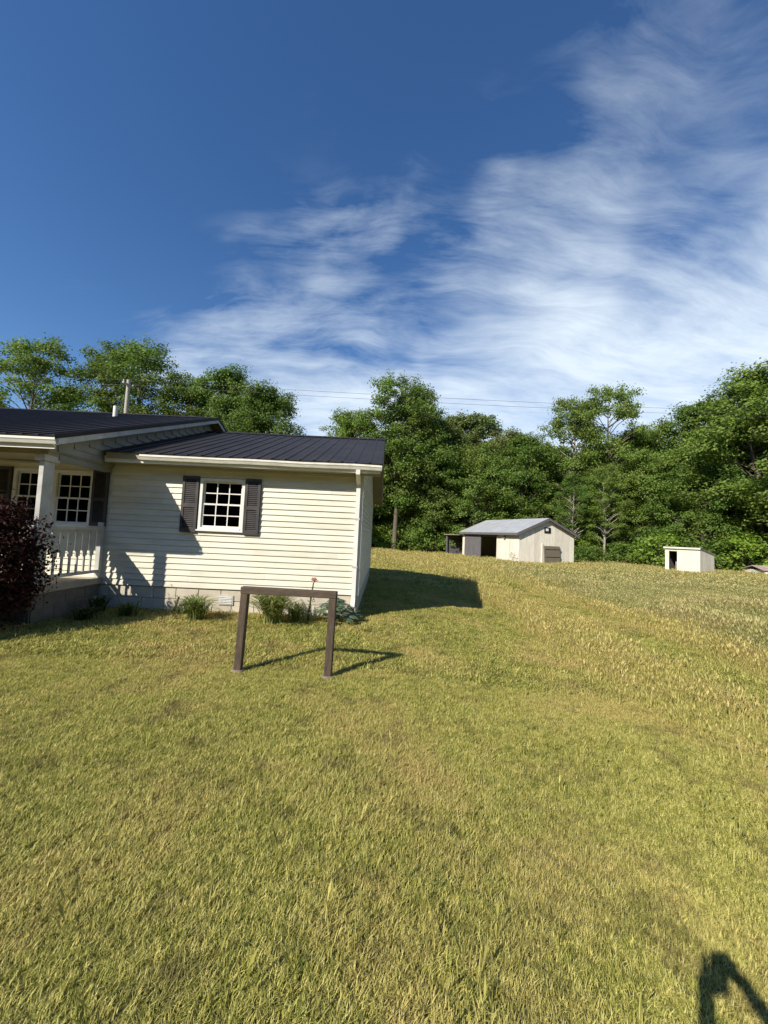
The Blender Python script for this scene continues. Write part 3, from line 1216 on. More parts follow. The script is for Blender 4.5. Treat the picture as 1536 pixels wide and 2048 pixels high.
# ------------------------------------------------------------------ trees
def leaf_mesh(centers, normals, sizes, aspect=1.5, droop=None):
    """diamond leaves: arrays (n,3),(n,3),(n)"""
    n = len(centers)
    r = rng.normal(size=(n, 3))
    nn = normals / np.linalg.norm(normals, axis=1, keepdims=True)
    a = np.cross(nn, r)
    a /= np.linalg.norm(a, axis=1, keepdims=True) + 1e-9
    b = np.cross(nn, a)
    s = sizes[:, None]
    v = np.empty((n, 4, 3))
    v[:, 0] = centers - a * s * .5 * aspect
    v[:, 1] = centers + b * s * .42 + nn * s * .1
    v[:, 2] = centers + a * s * .5 * aspect
    v[:, 3] = centers - b * s * .42 + nn * s * .1
    return v.reshape(-1, 3), np.arange(n * 4).reshape(n, 4)


def np_mesh(name, v, f, m, sm=False):
    me = bpy.data.meshes.new(name)
    n, k = f.shape
    me.vertices.add(len(v))
    me.vertices.foreach_set('co', np.ascontiguousarray(v, dtype=np.float32).ravel())
    me.loops.add(n * k)
    me.loops.foreach_set('vertex_index', np.ascontiguousarray(f, dtype=np.int32).ravel())
    me.polygons.add(n)
    me.polygons.foreach_set('loop_start', np.arange(0, n * k, k, dtype=np.int32))
    me.polygons.foreach_set('loop_total', np.full(n, k, dtype=np.int32))
    me.update(calc_edges=True)
    me.materials.append(m)
    return me


def tree_proto(h, rad, base, n_cl, per, leaf, trunk_r, bark, lm, shape='oval', gap=0.0, forked=False, clr=(.8, 1.35)):
    """a trunk with limbs, and leaf clumps carried at the limb ends"""
    bend = [rng.normal(0, .02 * h, 2) for _ in range(5)]
    tp = []
    for i in range(7):
        t = i / 6
        o = bend[min(i, 4)] * t
        tp.append(Vector((o[0], o[1], t * h * .88)))
    mb = MB()
    mb.tube([tp[0] + Vector((0, 0, -.6))] + tp, [trunk_r * 1.35] + [trunk_r * (1 - .85 * (i / 6)) for i in range(7)], 8)
    cs, ns, ss = [], [], []
    for c in range(n_cl):
        u = (c + .5) / n_cl
        z = base + (h - base) * (u ** .9)
        q = (z - base) / (h - base)
        if shape == 'oval':
            prof = math.sin(math.pi * min(1, (.12 + .86 * q))) ** .6
        elif shape == 'dome':
            prof = math.sqrt(max(.04, 1 - max(0, (q - .25) / .78) ** 2))
        else:
            prof = (1 - q) ** .5 * .8 + .25
        ang = c * 2.399 + rng.normal(0, .35)
        rr = rad * prof * math.sqrt(rng.uniform(.12 if not forked else .3, 1.0))
        z += rng.normal(0, .03 * h)
        z = min(z, h - .3)
        ctr = Vector((rr * math.cos(ang), rr * math.sin(ang), z))
        k = max(0, min(5.9, (z - rr * .7) / (h * .88) * 6))
        st = tp[int(k)].lerp(tp[int(k) + 1], k - int(k)) if z > base * .6 else tp[1]
        if st.z > ctr.z - .1:
            st = tp[max(0, int(k) - 1)]
        mid = st.lerp(ctr, .5) + Vector((rng.normal(0, .2), rng.normal(0, .2), .12 * (ctr - st).length * .5))
        lr = trunk_r * (.12 + .25 * (1 - q))
        mb.tube([st, mid, ctr], [lr, lr * .7, lr * .25], 5, cap=False)
        if rng.uniform() < gap:
            continue
        cr = rng.uniform(*clr)
        m_ = int(per * cr * cr)
        # several small sprays make up the clump, so its edge is ragged
        ksp = 7
        sp = rng.normal(size=(ksp, 3))
        sp /= np.linalg.norm(sp, axis=1, keepdims=True)
        sp = sp * rng.uniform(.35, 1.0, (ksp, 1)) * cr * np.array([1.1, 1.1, .68])
        idx = rng.integers(0, ksp, m_)
        off = sp[idx] + rng.normal(size=(m_, 3)) * cr * np.array([.25, .25, .16])
        cs.append(np.array(ctr) + off)
        nv = off / (np.linalg.norm(off, axis=1, keepdims=True) + 1e-6) * .7 + rng.normal(size=(m_, 3)) * .65 + np.array([0, 0, .75])
        ns.append(nv)
        ss.append(rng.uniform(.65, 1.25, m_) * leaf)
    v, f = leaf_mesh(np.concatenate(cs), np.concatenate(ns), np.concatenate(ss), 1.35)
    me = np_mesh('crown', v, f, lm)
    tm = bpy.data.meshes.new('trunk')
    tm.from_pydata([tuple(p) for p in mb.v], [], mb.f)
    tm.polygons.foreach_set('use_smooth', mb.sm)
    tm.materials.append(bark)
    return tm, me, h


PROTO = {
    'open': tree_proto(17, 4.0, 6.0, 66, 340, .155, .26, m_bark, m_leafA, 'oval', .10, True, (.75, 1.35)),
    'open2': tree_proto(17, 3.6, 5.0, 60, 350, .155, .24, m_palebark, m_leafA, 'oval', .12, True, (.8, 1.4)),
    'full': tree_proto(15, 4.6, 2.2, 92, 370, .165, .28, m_bark, m_leafB, 'oval', .0, False, (.9, 1.6)),
    'full2': tree_proto(15, 4.2, 1.5, 90, 390, .15, .24, m_bark, m_leafA, 'oval', .0, False, (.9, 1.55)),
    'edge': tree_proto(11, 4.4, .5, 88, 340, .145, .20, m_bark, m_leafB, 'dome', .0, False, (.9, 1.5)),
    'hill': tree_proto(15, 5.0, 2.0, 84, 330, .175, .25, m_bark, m_leafC, 'dome', .0, False, (1.0, 1.7)),
    'bush': tree_proto(3.2, 2.0, .15, 46, 110, .17, .07, m_bark, m_leafD, 'dome', .0, False, (.5, .9)),
    'brush': tree_proto(1.5, .7, .1, 22, 60, .10, .03, m_bark, m_leafW, 'dome', .0, False, (.25, .45)),
    'bush2': tree_proto(2.6, 1.9, .1, 42, 110, .16, .06, m_bark, m_leafB, 'dome', .0, False, (.5, .9)),
}


def tree(kind, x, y, h, label, group=None, cat='tree', name=None, wide=1.0, g=-.2):
    tm, cm, ph = PROTO[kind]
    nm = name or ('bush' if kind.startswith('bush') else 'leafy_tree')
    s = h / ph
    e = empty(nm, (x, y, g), random.uniform(0, 6.28), label, cat, group)
    e.scale = (s * wide, s * wide, s)
    for n_, me in (('trunk', tm), ('crown', cm)):
        o = bpy.data.objects.new(n_, me)
        COL.objects.link(o)
        o.parent = e
    return e


# trees one can pick out against the sky, left to right
tree('open', -30.8, 33, 16.9, 'tall open-crowned tree at far left with bare limbs against the sky')
tree('open2', -25.6, 35, 17.6, 'tall slender tree second from the far left over the roof')
tree('open', -21.4, 33, 16.8, 'tall rounded tree just behind the utility pole', wide=1.05)
tree('open2', -17.3, 32.5, 14.4, 'thin-topped tree right of the utility pole')
tree('full', -14.3, 33.5, 15.4, 'bushy tree with knobbly top over the roof junction', wide=.8)
tree('full2', -10.6, 33, 13.6, 'dense round tree left of the sky gap over the wing roof', wide=.95)
tree('full2', -4.0, 42, 14.6, 'middle-height tree right of the sky gap above the wing roof', wide=.9)
tree('open', 1.2, 41, 18.2, 'tallest tree in the middle rising above the roof end', wide=1.0)
tree('full', 3.0, 43, 17.6, 'tall leafy tree just right of the roof end', wide=.85)
tree('hill', 10.8, 50, 17.6, 'broad olive-green tree above the shed', wide=1.1)
tree('hill', 6.4, 47, 15.4, 'olive-green tree between the roof end and the shed', wide=1.0)
tree('hill', 15.6, 49, 14.8, 'olive-green tree above the shed gable', wide=1.0)
tree('open2', 19.6, 41, 17.0, 'upright pale-barked tree with ragged top right of the shed', wide=1.0)
tree('open', 23.4, 40.5, 18.2, 'tall ragged-topped tree between the shed and the shelter', wide=.9)
tree('full', 30.0, 37, 15.4, 'rounded tree behind the white animal shelter', wide=.95)
tree('full2', 30.0, 31, 16.0, 'big tree with layered boughs at right, tallest on that side', wide=1.2)
tree('full', 36.8, 32, 16.8, 'big tree at the right edge of the wood', wide=1.2)
# dark lower trees along the wood's edge
tree('edge', -2.2, 43.5, 10.5, 'low dark tree against the house end wall')
tree('full2', 4.6, 42.5, 12.5, 'dark leafy tree left of the shed', wide=1.1)
tree('edge', 9.6, 42.5, 11.5, 'dense tree directly behind the shed roof')
tree('full', 14.6, 41.5, 12.6, 'bright green tree behind the shed gable', wide=1.05)
tree('edge', 26.2, 38.5, 11.0, 'spreading green tree behind the bright bush')
tree('edge', 21.6, 40.0, 9.0, 'low spreading tree above the pale trunks')
tree('edge', 27.2, 33.0, 9.4, 'spreading low tree at right behind the shelter roof')
tree('edge', 33.0, 29.0, 9.0, 'low leafy tree at the right edge of the picture')
# pale slim trunks at the edge of the wood
for x, y, h, lab in ((17.6, 36.2, 8.0, 'slim pale-trunked sapling right of the shed'), (20.2, 35.6, 9.0, 'slim pale-trunked sapling left of the bright bush')):
    tree('open2', x, y, h, lab, name='sapling', cat='sapling')
# fill of the wood
fill = 0
for row, (yy, hh, kinds) in enumerate(((47, 13.5, ('full', 'full2', 'hill')), (54, 15.0, ('hill', 'full2', 'full')), (62, 16.0, ('hill', 'full')))):
    x = -50 + row * 2
    while x < 66:
        vis = x / yy
        off = 0
        if x > 22:
            off = -min(10, (x - 22) * .55)
        hk = hh
        if -8.5 * yy / 40 < x < -4.5 * yy / 40:
            hk = hh * .74      # the gap where sky shows
        if x < -8:
            hk *= .86
        if -.98 < x / (yy + off) < 1.2:
            tree(random.choice(kinds), x + random.uniform(-1.2, 1.2), yy + off + random.uniform(-1.5, 1.5), hk * random.uniform(.9, 1.06), 'leafy green tree deep in the wood behind the front trees', 'trees deep in the wood', wide=1.15)
            fill += 1
        x += 6.4
# undergrowth along the edge
bl = [(17.8, 33.4, 1.6, 'bush2', 'low green bush right of the shed wall'), (21.4, 34.6, 2.0, 'bush2', 'dark low bush in front of the pale trunks'), (22.4, 31.6, 2.7, 'bush', 'bright yellow-green bush left of the white shelter'),
      (25.6, 31.0, 2.6, 'bush2', 'bush right behind the white shelter'), (29.6, 28.6, 2.4, 'bush2', 'dark bush right of the white shelter'), (27.6, 30.0, 3.0, 'bush', 'leafy bush between the shelter and the low hut'),
      (1.6, 42.5, 2.4, 'bush2', 'undergrowth bush beside the house end wall'), (-1.2, 41.5, 2.6, 'bush', 'pale bush low against the house end wall'), (4.8, 41.0, 2.6, 'bush2', 'undergrowth bush left of the shed lean-to'), (8.6, 40.5, 3.0, 'bush2', 'dark bush behind the shed lean-to'),
      (15.6, 36.6, 2.6, 'bush2', 'bush tucked behind the shed gable'), (19.4, 37.5, 2.6, 'bush', 'bush between the two pale saplings'), (31.6, 27.0, 2.2, 'bush2', 'bush behind the low hut'), (24.2, 35.6, 3.4, 'bush2', 'tall bush behind the bright yellow-green bush')]
for x, y, h, k, lab in bl:
    tree(k, x, y, h, lab, group='bushes along the edge of the wood', cat='bush', wide=1.15)
tree('brush', 9.25, 27.65, .95, 'small brownish bush at the shed corner', cat='bush', name='bush', wide=.6)


# ------------------------------------------------------------------ garden plants
def leafy_shrub(name, x, y, label, cat, h, rx, ry, n_cl, per, leaf, lm, bark, stems=5, zb=.3, cr=(.16, .3)):
    g = float(gz(x, y))
    e = empty(name, (x, y, g), 0, label, cat)
    mb = MB()
    cs, ns, ss = [], [], []
    for c in range(n_cl):
        q = (c + .5) / n_cl
        z = zb + (h - zb) * q ** .8
        prof = math.sqrt(max(.05, 1 - max(0, (q - .45) / .57) ** 2))
        a = c * 2.399 + rng.normal(0, .3)
        r = math.sqrt(rng.uniform(.15, 1)) * prof
        ctr = Vector((rx * r * math.cos(a), ry * r * math.sin(a), z - .12 * r))
        sa = rng.uniform(0, 6.28)
        st = Vector((.05 * math.cos(sa), .05 * math.sin(sa), 0))
        if c % max(1, n_cl // (stems * 3)) == 0:
            mid = st.lerp(ctr, .5) + Vector((0, 0, .15 * h))
            mb.tube([st - Vector((0, 0, .06)), st.lerp(mid, .5), mid, ctr], [.022, .018, .012, .004], 5)
        cr_ = rng.uniform(*cr)
        m_ = int(per * rng.uniform(.7, 1.3))
        off = rng.normal(size=(m_, 3)) * cr_ * np.array([.55, .55, .38])
        cs.append(np.array(ctr) + off)
        ns.append(off / cr_ * .6 + rng.normal(size=(m_, 3)) * .6 + np.array([0, 0, .6]))
        ss.append(rng.uniform(.6, 1.3, m_) * leaf)
    mb.build('stems', bark, e, local=True)
    v, f = leaf_mesh(np.concatenate(cs), np.concatenate(ns), np.concatenate(ss), 1.7)
    o = bpy.data.objects.new('crown', np_mesh('crown', v, f, lm))
    COL.objects.link(o)
    o.parent = e
    return e


leafy_shrub('red_leaf_maple', -5.20, 5.10, 'dark maroon Japanese maple bush in front of the porch', 'bush', 1.70, .56, .52, 95, 190, .036, m_leafR, m_soil, 6, .30)
leafy_shrub('red_leaf_maple', -6.15, 4.25, 'dark maroon maple bush left of the porch front, mostly outside the picture', 'bush', 1.75, .85, .75, 90, 130, .055, m_leafR, m_soil, 6, .25)


def strap_clump(name, x, y, label, cat, n_, hgt, spread, wid, lm, seed):
    """arching strap leaves from one crown, like a daylily"""
    r = np.random.default_rng(seed)
    g = float(gz(x, y))
    e = empty(name, (x, y, g), 0, label, cat)
    mb = MB()
    for i in range(n_):
        a = r.uniform(0, 6.28)
        s = r.uniform(.35, 1) * spread
        h = hgt * r.uniform(.6, 1.05)
        b0 = Vector((r.normal(0, .05), r.normal(0, .05), -.01))
        d = Vector((math.cos(a), math.sin(a), 0))
        sd = Vector((-d.y, d.x, 0)) * wid * .5
        vs, fs = [], []
        for k in range(5):
            t = k / 4
            p = b0 + d * s * t ** 1.4 + Vector((0, 0, h * (1.9 * t - 1.15 * t * t) / .78))
            w = sd * (1 - t ** 2.2) * (.7 + .6 * t)
            vs += [p - w, p + w]
        fs = [(2 * k, 2 * k + 1, 2 * k + 3, 2 * k + 2) for k in range(4)]
        mb.add(vs, fs, True)
    mb.build('leaves', lm, e, local=True, kind='stuff')
    return e


strap_clump('daylily', -2.95, 6.35, 'daylily clump below the vent left of the sign frame', 'plant', 240, .38, .50, .022, m_lily, 1)
strap_clump('daylily', -1.72, 6.35, 'largest daylily clump, seen through the sign frame', 'plant', 380, .52, .64, .024, m_lily, 2)
strap_clump('daylily', -1.36, 6.5, 'low daylily clump beside the pink flower stalk', 'plant', 110, .32, .36, .02, m_lily, 3)
strap_clump('weed_clump', -3.25, 6.7, 'grassy weed clump by the wall near the porch shadow', 'plant', 60, .24, .22, .018, m_weed, 4)
strap_clump('weed_clump', -4.05, 6.35, 'dark weed clump in the porch shade nearest the wall', 'plant', 80, .24, .3, .025, m_weed, 5)
strap_clump('weed_clump', -4.45, 6.0, 'dark weed clump beside the porch corner', 'plant', 80, .22, .3, .025, m_weed, 6)
strap_clump('weed_clump', -4.65, 6.55, 'weed clump against the porch foundation', 'plant', 80, .3, .26, .025, m_weed, 7)


def hosta():
    x, y = -.72, 6.62
    e = empty('hosta', (x, y, float(gz(x, y))), 0, 'blue-green hosta at the house corner under the downspout', 'plant')
    r = np.random.default_rng(9)
    mb = MB()
    for i in range(120):
        a = r.uniform(0, 6.28)
        s = r.uniform(.06, .40)
        h = .36 * (1 - (s / .48) ** 2) + r.uniform(-.03, .05)
        c = Vector((math.cos(a) * s, math.sin(a) * s, h))
        d = Vector((math.cos(a), math.sin(a), -.5 + r.uniform(-.3, .5))).normalized()
        sd = Vector((-math.sin(a), math.cos(a), 0))
        nrm = d.cross(sd)
        l, w = r.uniform(.10, .16), r.uniform(.045, .07)
        vs = [c - d * l * .4, c + sd * w - nrm * .012, c + d * l * .6, c - sd * w - nrm * .012, c + d * l * .05]
        mb.add(vs, [(0, 1, 4), (1, 2, 4), (2, 3, 4), (3, 0, 4)], True)
        if i % 3 == 0:
            mb.tube([(c.x * .1, c.y * .1, -.02), (c.x * .6, c.y * .6, h * .7), tuple(c - d * l * .4)], .004, 4)
    mb.build('leaves', m_hosta, e, local=True, kind='stuff')


hosta()


def flower_stalk():
    e = empty('flower_stalk', (-1.16, 6.60, 0), 0, 'tall leaning stalk with one pink bloom before the wall', 'flower')
    p = [(-.03, 0, -.03), (-.015, 0, .2), (.01, 0, .45), (.035, 0, .66)]
    MB().tube(p, [.020, .018, .014, .010], 7).build('stem', m_stemgreen, e, local=True)
    for i in range(9):
        z = .08 + i * .06
        a = i * 2.2
        d = Vector((math.cos(a), math.sin(a), .4))
        b = Vector((-.02 + z * .07, 0, z))
        sd = Vector((-math.sin(a), math.cos(a), 0)) * .014
        MB().add([b, b + d * .05 + sd, b + d * .10, b + d * .05 - sd], [(0, 1, 2, 3)]).build('leaf', m_weed, e, local=True)
    bl_ = MB().ball((.042, 0, .672), .02, 7, 5).build('bloom', m_petal, e, local=True)
    for k in range(11):
        a = k * 2.4
        el = .2 + .09 * k
        d = Vector((math.cos(a) * math.cos(el), math.sin(a) * math.cos(el), math.sin(el)))
        sd = d.cross(Vector((0, 0, 1))).normalized()
        c = Vector((.042, 0, .672))
        nn_ = sd.cross(d)
        MB().add([c, c + d * .05 + sd * .032 + nn_ * .01, c + d * .085, c + d * .05 - sd * .032 + nn_ * .01], [(0, 1, 2, 3)]).build('petal', m_petal, bl_, local=True)


flower_stalk()
st = empty('garden_stake', (-3.55, 6.84, 0), 0, 'short brown stake leaning by the foundation near the porch shadow', 'stake')
MB().tube([(-.02, 0, -.05), (.02, .02, .13), (.055, .03, .27)], [.022, .020, .016], 7).build('stick', m_soil, st, local=True)
MB().tube([(.02, .02, .13), (.0, .01, .19)], [.012, .006], 6).build('twig', m_soil, st, local=True)


# ------------------------------------------------------------------ grass
def grass_mat(name, cols, dry, lo, hi, scale, trans=.3, extra=None):
    m = leaf_mat(name, cols, trans, dry, scale, .6, .25, extra)
    for n in m.node_tree.nodes:
        if n.type == 'MAP_RANGE':
            n.inputs['From Min'].default_value = lo
            n.inputs['From Max'].default_value = hi
            n.inputs['To Max'].default_value = .85
    return m


m_lawn = grass_mat('lawn grass', ((.085, .115, .020), (.345, .350, .066), (.690, .620, .210)), (.620, .480, .190), .47, .66, .55, extra=(.17, .130, .056))
m_field = grass_mat('field grass', ((.210, .225, .070), (.400, .385, .135), (.580, .510, .230)), (.560, .440, .205), .48, .70, .5)
m_dry = grass_mat('dry grass', ((.330, .300, .085), (.530, .445, .145), (.710, .560, .245)), (.430, .420, .105), .48, .68, 1.1)


def tuft(name, n_, h, r, w, m, seed, lean=.5, head=0.0):
    q = np.random.default_rng(seed)
    mb = MB()
    for i in range(n_):
        a = q.uniform(0, 6.28)
        d = Vector((math.cos(a), math.sin(a), 0))
        rr = r * math.sqrt(q.uniform())
        b = q.uniform(0, 6.28)
        p = Vector((math.cos(b) * rr, math.sin(b) * rr, -.005))
        sd = Vector((-d.y, d.x, 0)) * w * .5 * q.uniform(.7, 1.3)
        hh = h * q.uniform(.55, 1.15)
        ln = lean * q.uniform(.1, 1.2) * hh
        p1 = p + d * ln * .35 + Vector((0, 0, hh * .6))
        p2 = p + d * ln + Vector((0, 0, hh))
        mb.add([p - sd, p + sd, p1 + sd * .8, p1 - sd * .8, p2], [(0, 1, 2, 3), (3, 2, 4)])
        if q.uniform() < head:
            s2 = sd * 2.2
            p3 = p2 + d * .03 + Vector((0, 0, .05))
            mb.add([p2, p2.lerp(p3, .5) + s2, p3, p2.lerp(p3, .5) - s2], [(0, 1, 2, 3)])
    me = bpy.data.meshes.new(name)
    me.from_pydata([tuple(p) for p in mb.v], [], mb.f)
    me.materials.append(m)
    return bpy.data.objects.new(name, me)


def in_house(x, y):
    return ((x > XL) & (x < XR) & (y > YF + .0) & (y < YB + .1)) | ((x > XL) & (x < PX - .02) & (y > PF + .05) & (y < YF + .3))


def grass_patch(name, label, tufts, x0, x1, y0, y1, cell, dens, scl, fn, seed):
    """scatters tufts over one sheet of ground; fn(x,y) gives relative density and height"""
    nx, ny = max(2, int((x1 - x0) / cell)), max(2, int((y1 - y0) / cell))
    X, Y = np.meshgrid(np.linspace(x0, x1, nx + 1), np.linspace(y0, y1, ny + 1))
    D, H = fn(X, Y)
    D = D * (~in_house(X, Y))
    D = D * ((np.abs(X) < 1.22 * Y + 1.0))
    f = np.array([(j * (nx + 1) + i, j * (nx + 1) + i + 1, (j + 1) * (nx + 1) + i + 1, (j + 1) * (nx + 1) + i) for j in range(ny) for i in range(nx)])
    Df = D.ravel()[f].max(1)
    f = f[Df > .01]
    v = np.stack([X, Y, gz(X, Y) + .001], -1).reshape(-1, 3)
    used = np.unique(f)
    remap = -np.ones(len(v), int)
    remap[used] = np.arange(len(used))
    me = np_mesh(name, v[used], remap[f], tufts[0].data.materials[0])
    a = me.attributes.new('dens', 'FLOAT', 'POINT')
    a.data.foreach_set('value', (D.ravel()[used] * dens).astype(np.float32))
    a = me.attributes.new('high', 'FLOAT', 'POINT')
    a.data.foreach_set('value', (H.ravel()[used] * scl).astype(np.float32))
    o = bpy.data.objects.new(name, me)
    COL.objects.link(o)
    props(o, label, 'grass', None, 'stuff')
    c = bpy.data.collections.new(name + '_tufts')
    for t in tufts:
        if t.name not in c.objects:
            c.objects.link(t)
    ng = bpy.data.node_groups.new(name, 'GeometryNodeTree')
    ng.interface.new_socket('Geometry', in_out='INPUT', socket_type='NodeSocketGeometry')
    ng.interface.new_socket('Geometry', in_out='OUTPUT', socket_type='NodeSocketGeometry')
    N, L = ng.nodes, ng.links
    gi, go = N.new('NodeGroupInput'), N.new('NodeGroupOutput')
    ds = N.new('GeometryNodeDistributePointsOnFaces')
    ds.inputs['Seed'].default_value = seed
    na = N.new('GeometryNodeInputNamedAttribute')
    na.data_type = 'FLOAT'
    na.inputs['Name'].default_value = 'dens'
    L.new(gi.outputs[0], ds.inputs['Mesh'])
    L.new(na.outputs['Attribute'], ds.inputs['Density'])
    nh = N.new('GeometryNodeInputNamedAttribute')
    nh.data_type = 'FLOAT'
    nh.inputs['Name'].default_value = 'high'
    ci = N.new('GeometryNodeCollectionInfo')
    ci.inputs['Collection'].default_value = c
    ci.inputs['Separate Children'].default_value = True
    ci.inputs['Reset Children'].default_value = True
    ip = N.new('GeometryNodeInstanceOnPoints')
    ip.inputs['Pick Instance'].default_value = True
    L.new(ds.outputs['Points'], ip.inputs['Points'])
    L.new(ci.outputs[0], ip.inputs['Instance'])
    rv = N.new('FunctionNodeRandomValue')
    rv.data_type = 'FLOAT_VECTOR'
    rv.inputs[0].default_value = (-.12, -.12, 0)
    rv.inputs[1].default_value = (.12, .12, 6.283)
    L.new(rv.outputs[0], ip.inputs['Rotation'])
    rs = N.new('FunctionNodeRandomValue')
    rs.data_type = 'FLOAT'
    rs.inputs[2].default_value = .65
    rs.inputs[3].default_value = 1.3
    mu = N.new('ShaderNodeMath')
    mu.operation = 'MULTIPLY'
    L.new(rs.outputs[1], mu.inputs[0])
    L.new(nh.outputs['Attribute'], mu.inputs[1])
    L.new(mu.outputs[0], ip.inputs['Scale'])
    L.new(ip.outputs[0], go.inputs[0])
    md = o.modifiers.new('grass', 'NODES')
    md.node_group = ng
    return o


def wob(y):
    return .25 * np.sin(y * .9) + .18 * np.sin(y * 2.3 + 1)


def lumps(x, y, s=1.0):
    return np.sin(x * 2.1 * s + 1.3 * np.sin(y * 1.7 * s)) * np.sin(y * 1.9 * s + 1.1 * np.sin(x * 2.6 * s))


def lawn_fn(x, y):
    d = 1 - .85 * smooth(-.2, .2, x - 6.4 - wob(y)) * smooth(3, 5, y)
    h = 1 + .22 * lumps(x, y)
    return d, h


def field_fn(x, y):
    d = smooth(-.3, .5, x - 6.5 - wob(y))
    h = 1 + .3 * lumps(x, y, .5)
    return d, h


def dry_fn(x, y):
    band = smooth(2.75, 3.15, x - .4 * wob(y)) * (1 - smooth(3.9, 4.6, x - .5 * wob(y)))
    band2 = smooth(5.2, 5.7, x - .4 * wob(y)) * (1 - smooth(6.2, 6.9, x - .5 * wob(y))) * .9
    far = smooth(19, 24, y) * (1 - smooth(34, 40, y)) * smooth(-3, 1, x) * (.45 + .5 * smooth(-.1, .5, lumps(x, y, .22)))
    b3 = np.exp(-((x - 8.2 - .25 * (y - 10)) / .35) ** 2) * smooth(8.5, 9.5, y) * (1 - smooth(11, 13, y)) * 1.2
    d = np.clip(band * (.7 + .4 * lumps(x, y, .8)) + band2 + far + b3, 0, 1.3) * smooth(3.0, 5.0, y)
    return d, 1 + .25 * lumps(x, y, 1.4)


def tall_fn(x, y):
    m = lumps(x - 1, y + 5, .5) + .6 * lumps(x, y, 2.3)
    return .15 + smooth(.5, 1.0, m), 1 + 0 * x


near_t = [tuft('lawn_tuft', 15, .028, .030, .0035, m_lawn, 20 + i, 1.1) for i in range(4)]
mid_t = [tuft('lawn_tuft', 24, .038, .09, .0075, m_lawn, 30 + i, 1.1) for i in range(4)]
far_t = [tuft('lawn_tuft', 20, .065, .22, .030, m_lawn, 40 + i, 1.3) for i in range(3)]
fld_t = [tuft('field_tuft', 30, .20, .16, .0075, m_field, 50 + i, .7, .3) for i in range(4)]
ffar_t = [tuft('field_tuft', 26, .20, .32, .022, m_field, 60 + i, .8, .2) for i in range(3)]
dry_t = [tuft('dry_tuft', 28, .115, .16, .0055, m_dry, 70 + i, .9, .25) for i in range(4)]
tall_t = [tuft('tall_tuft', 9, .075, .025, .004, m_lawn, 90 + i, .7, .2) for i in range(3)]

grass_patch('lawn_grass', 'short mown grass in the foreground lawn', near_t, -5.6, 5.6, .3, 4.4, .2, 3300, 1.0, lawn_fn, 1)
grass_patch('lawn_grass', 'mown yellow-green grass around the house and sign frame', mid_t, -13, 13, 4.4, 13, .4, 560, 1.0, lawn_fn, 2)
grass_patch('lawn_grass', 'far mown grass between the house end and the sheds', far_t, -1.5, 12, 13, 48, .8, 75, 1.0, lawn_fn, 3)
grass_patch('lawn_grass', 'taller stray grass blades standing up in the lawn', tall_t, -5.6, 5.6, .3, 6.0, .2, 80, 1.0, tall_fn, 9)
grass_patch('field_grass', 'uncut grey-green field grass on the right', fld_t, 5.5, 18, 4.0, 16, .5, 210, 1.0, field_fn, 4)
grass_patch('field_grass', 'far uncut field grass around the sheds', ffar_t, 5.5, 48, 16, 40, 1.0, 60, .9, field_fn, 5)
grass_patch('dry_grass', 'tan strips of dry cut grass along the mowing edge', dry_t, 2.2, 12, 2.8, 14, .25, 165, 1.0, dry_fn, 6)
grass_patch('dry_grass', 'far tan dry grass before the sheds', dry_t, -2, 34, 14, 42, .8, 40, 1.7, dry_fn, 7)


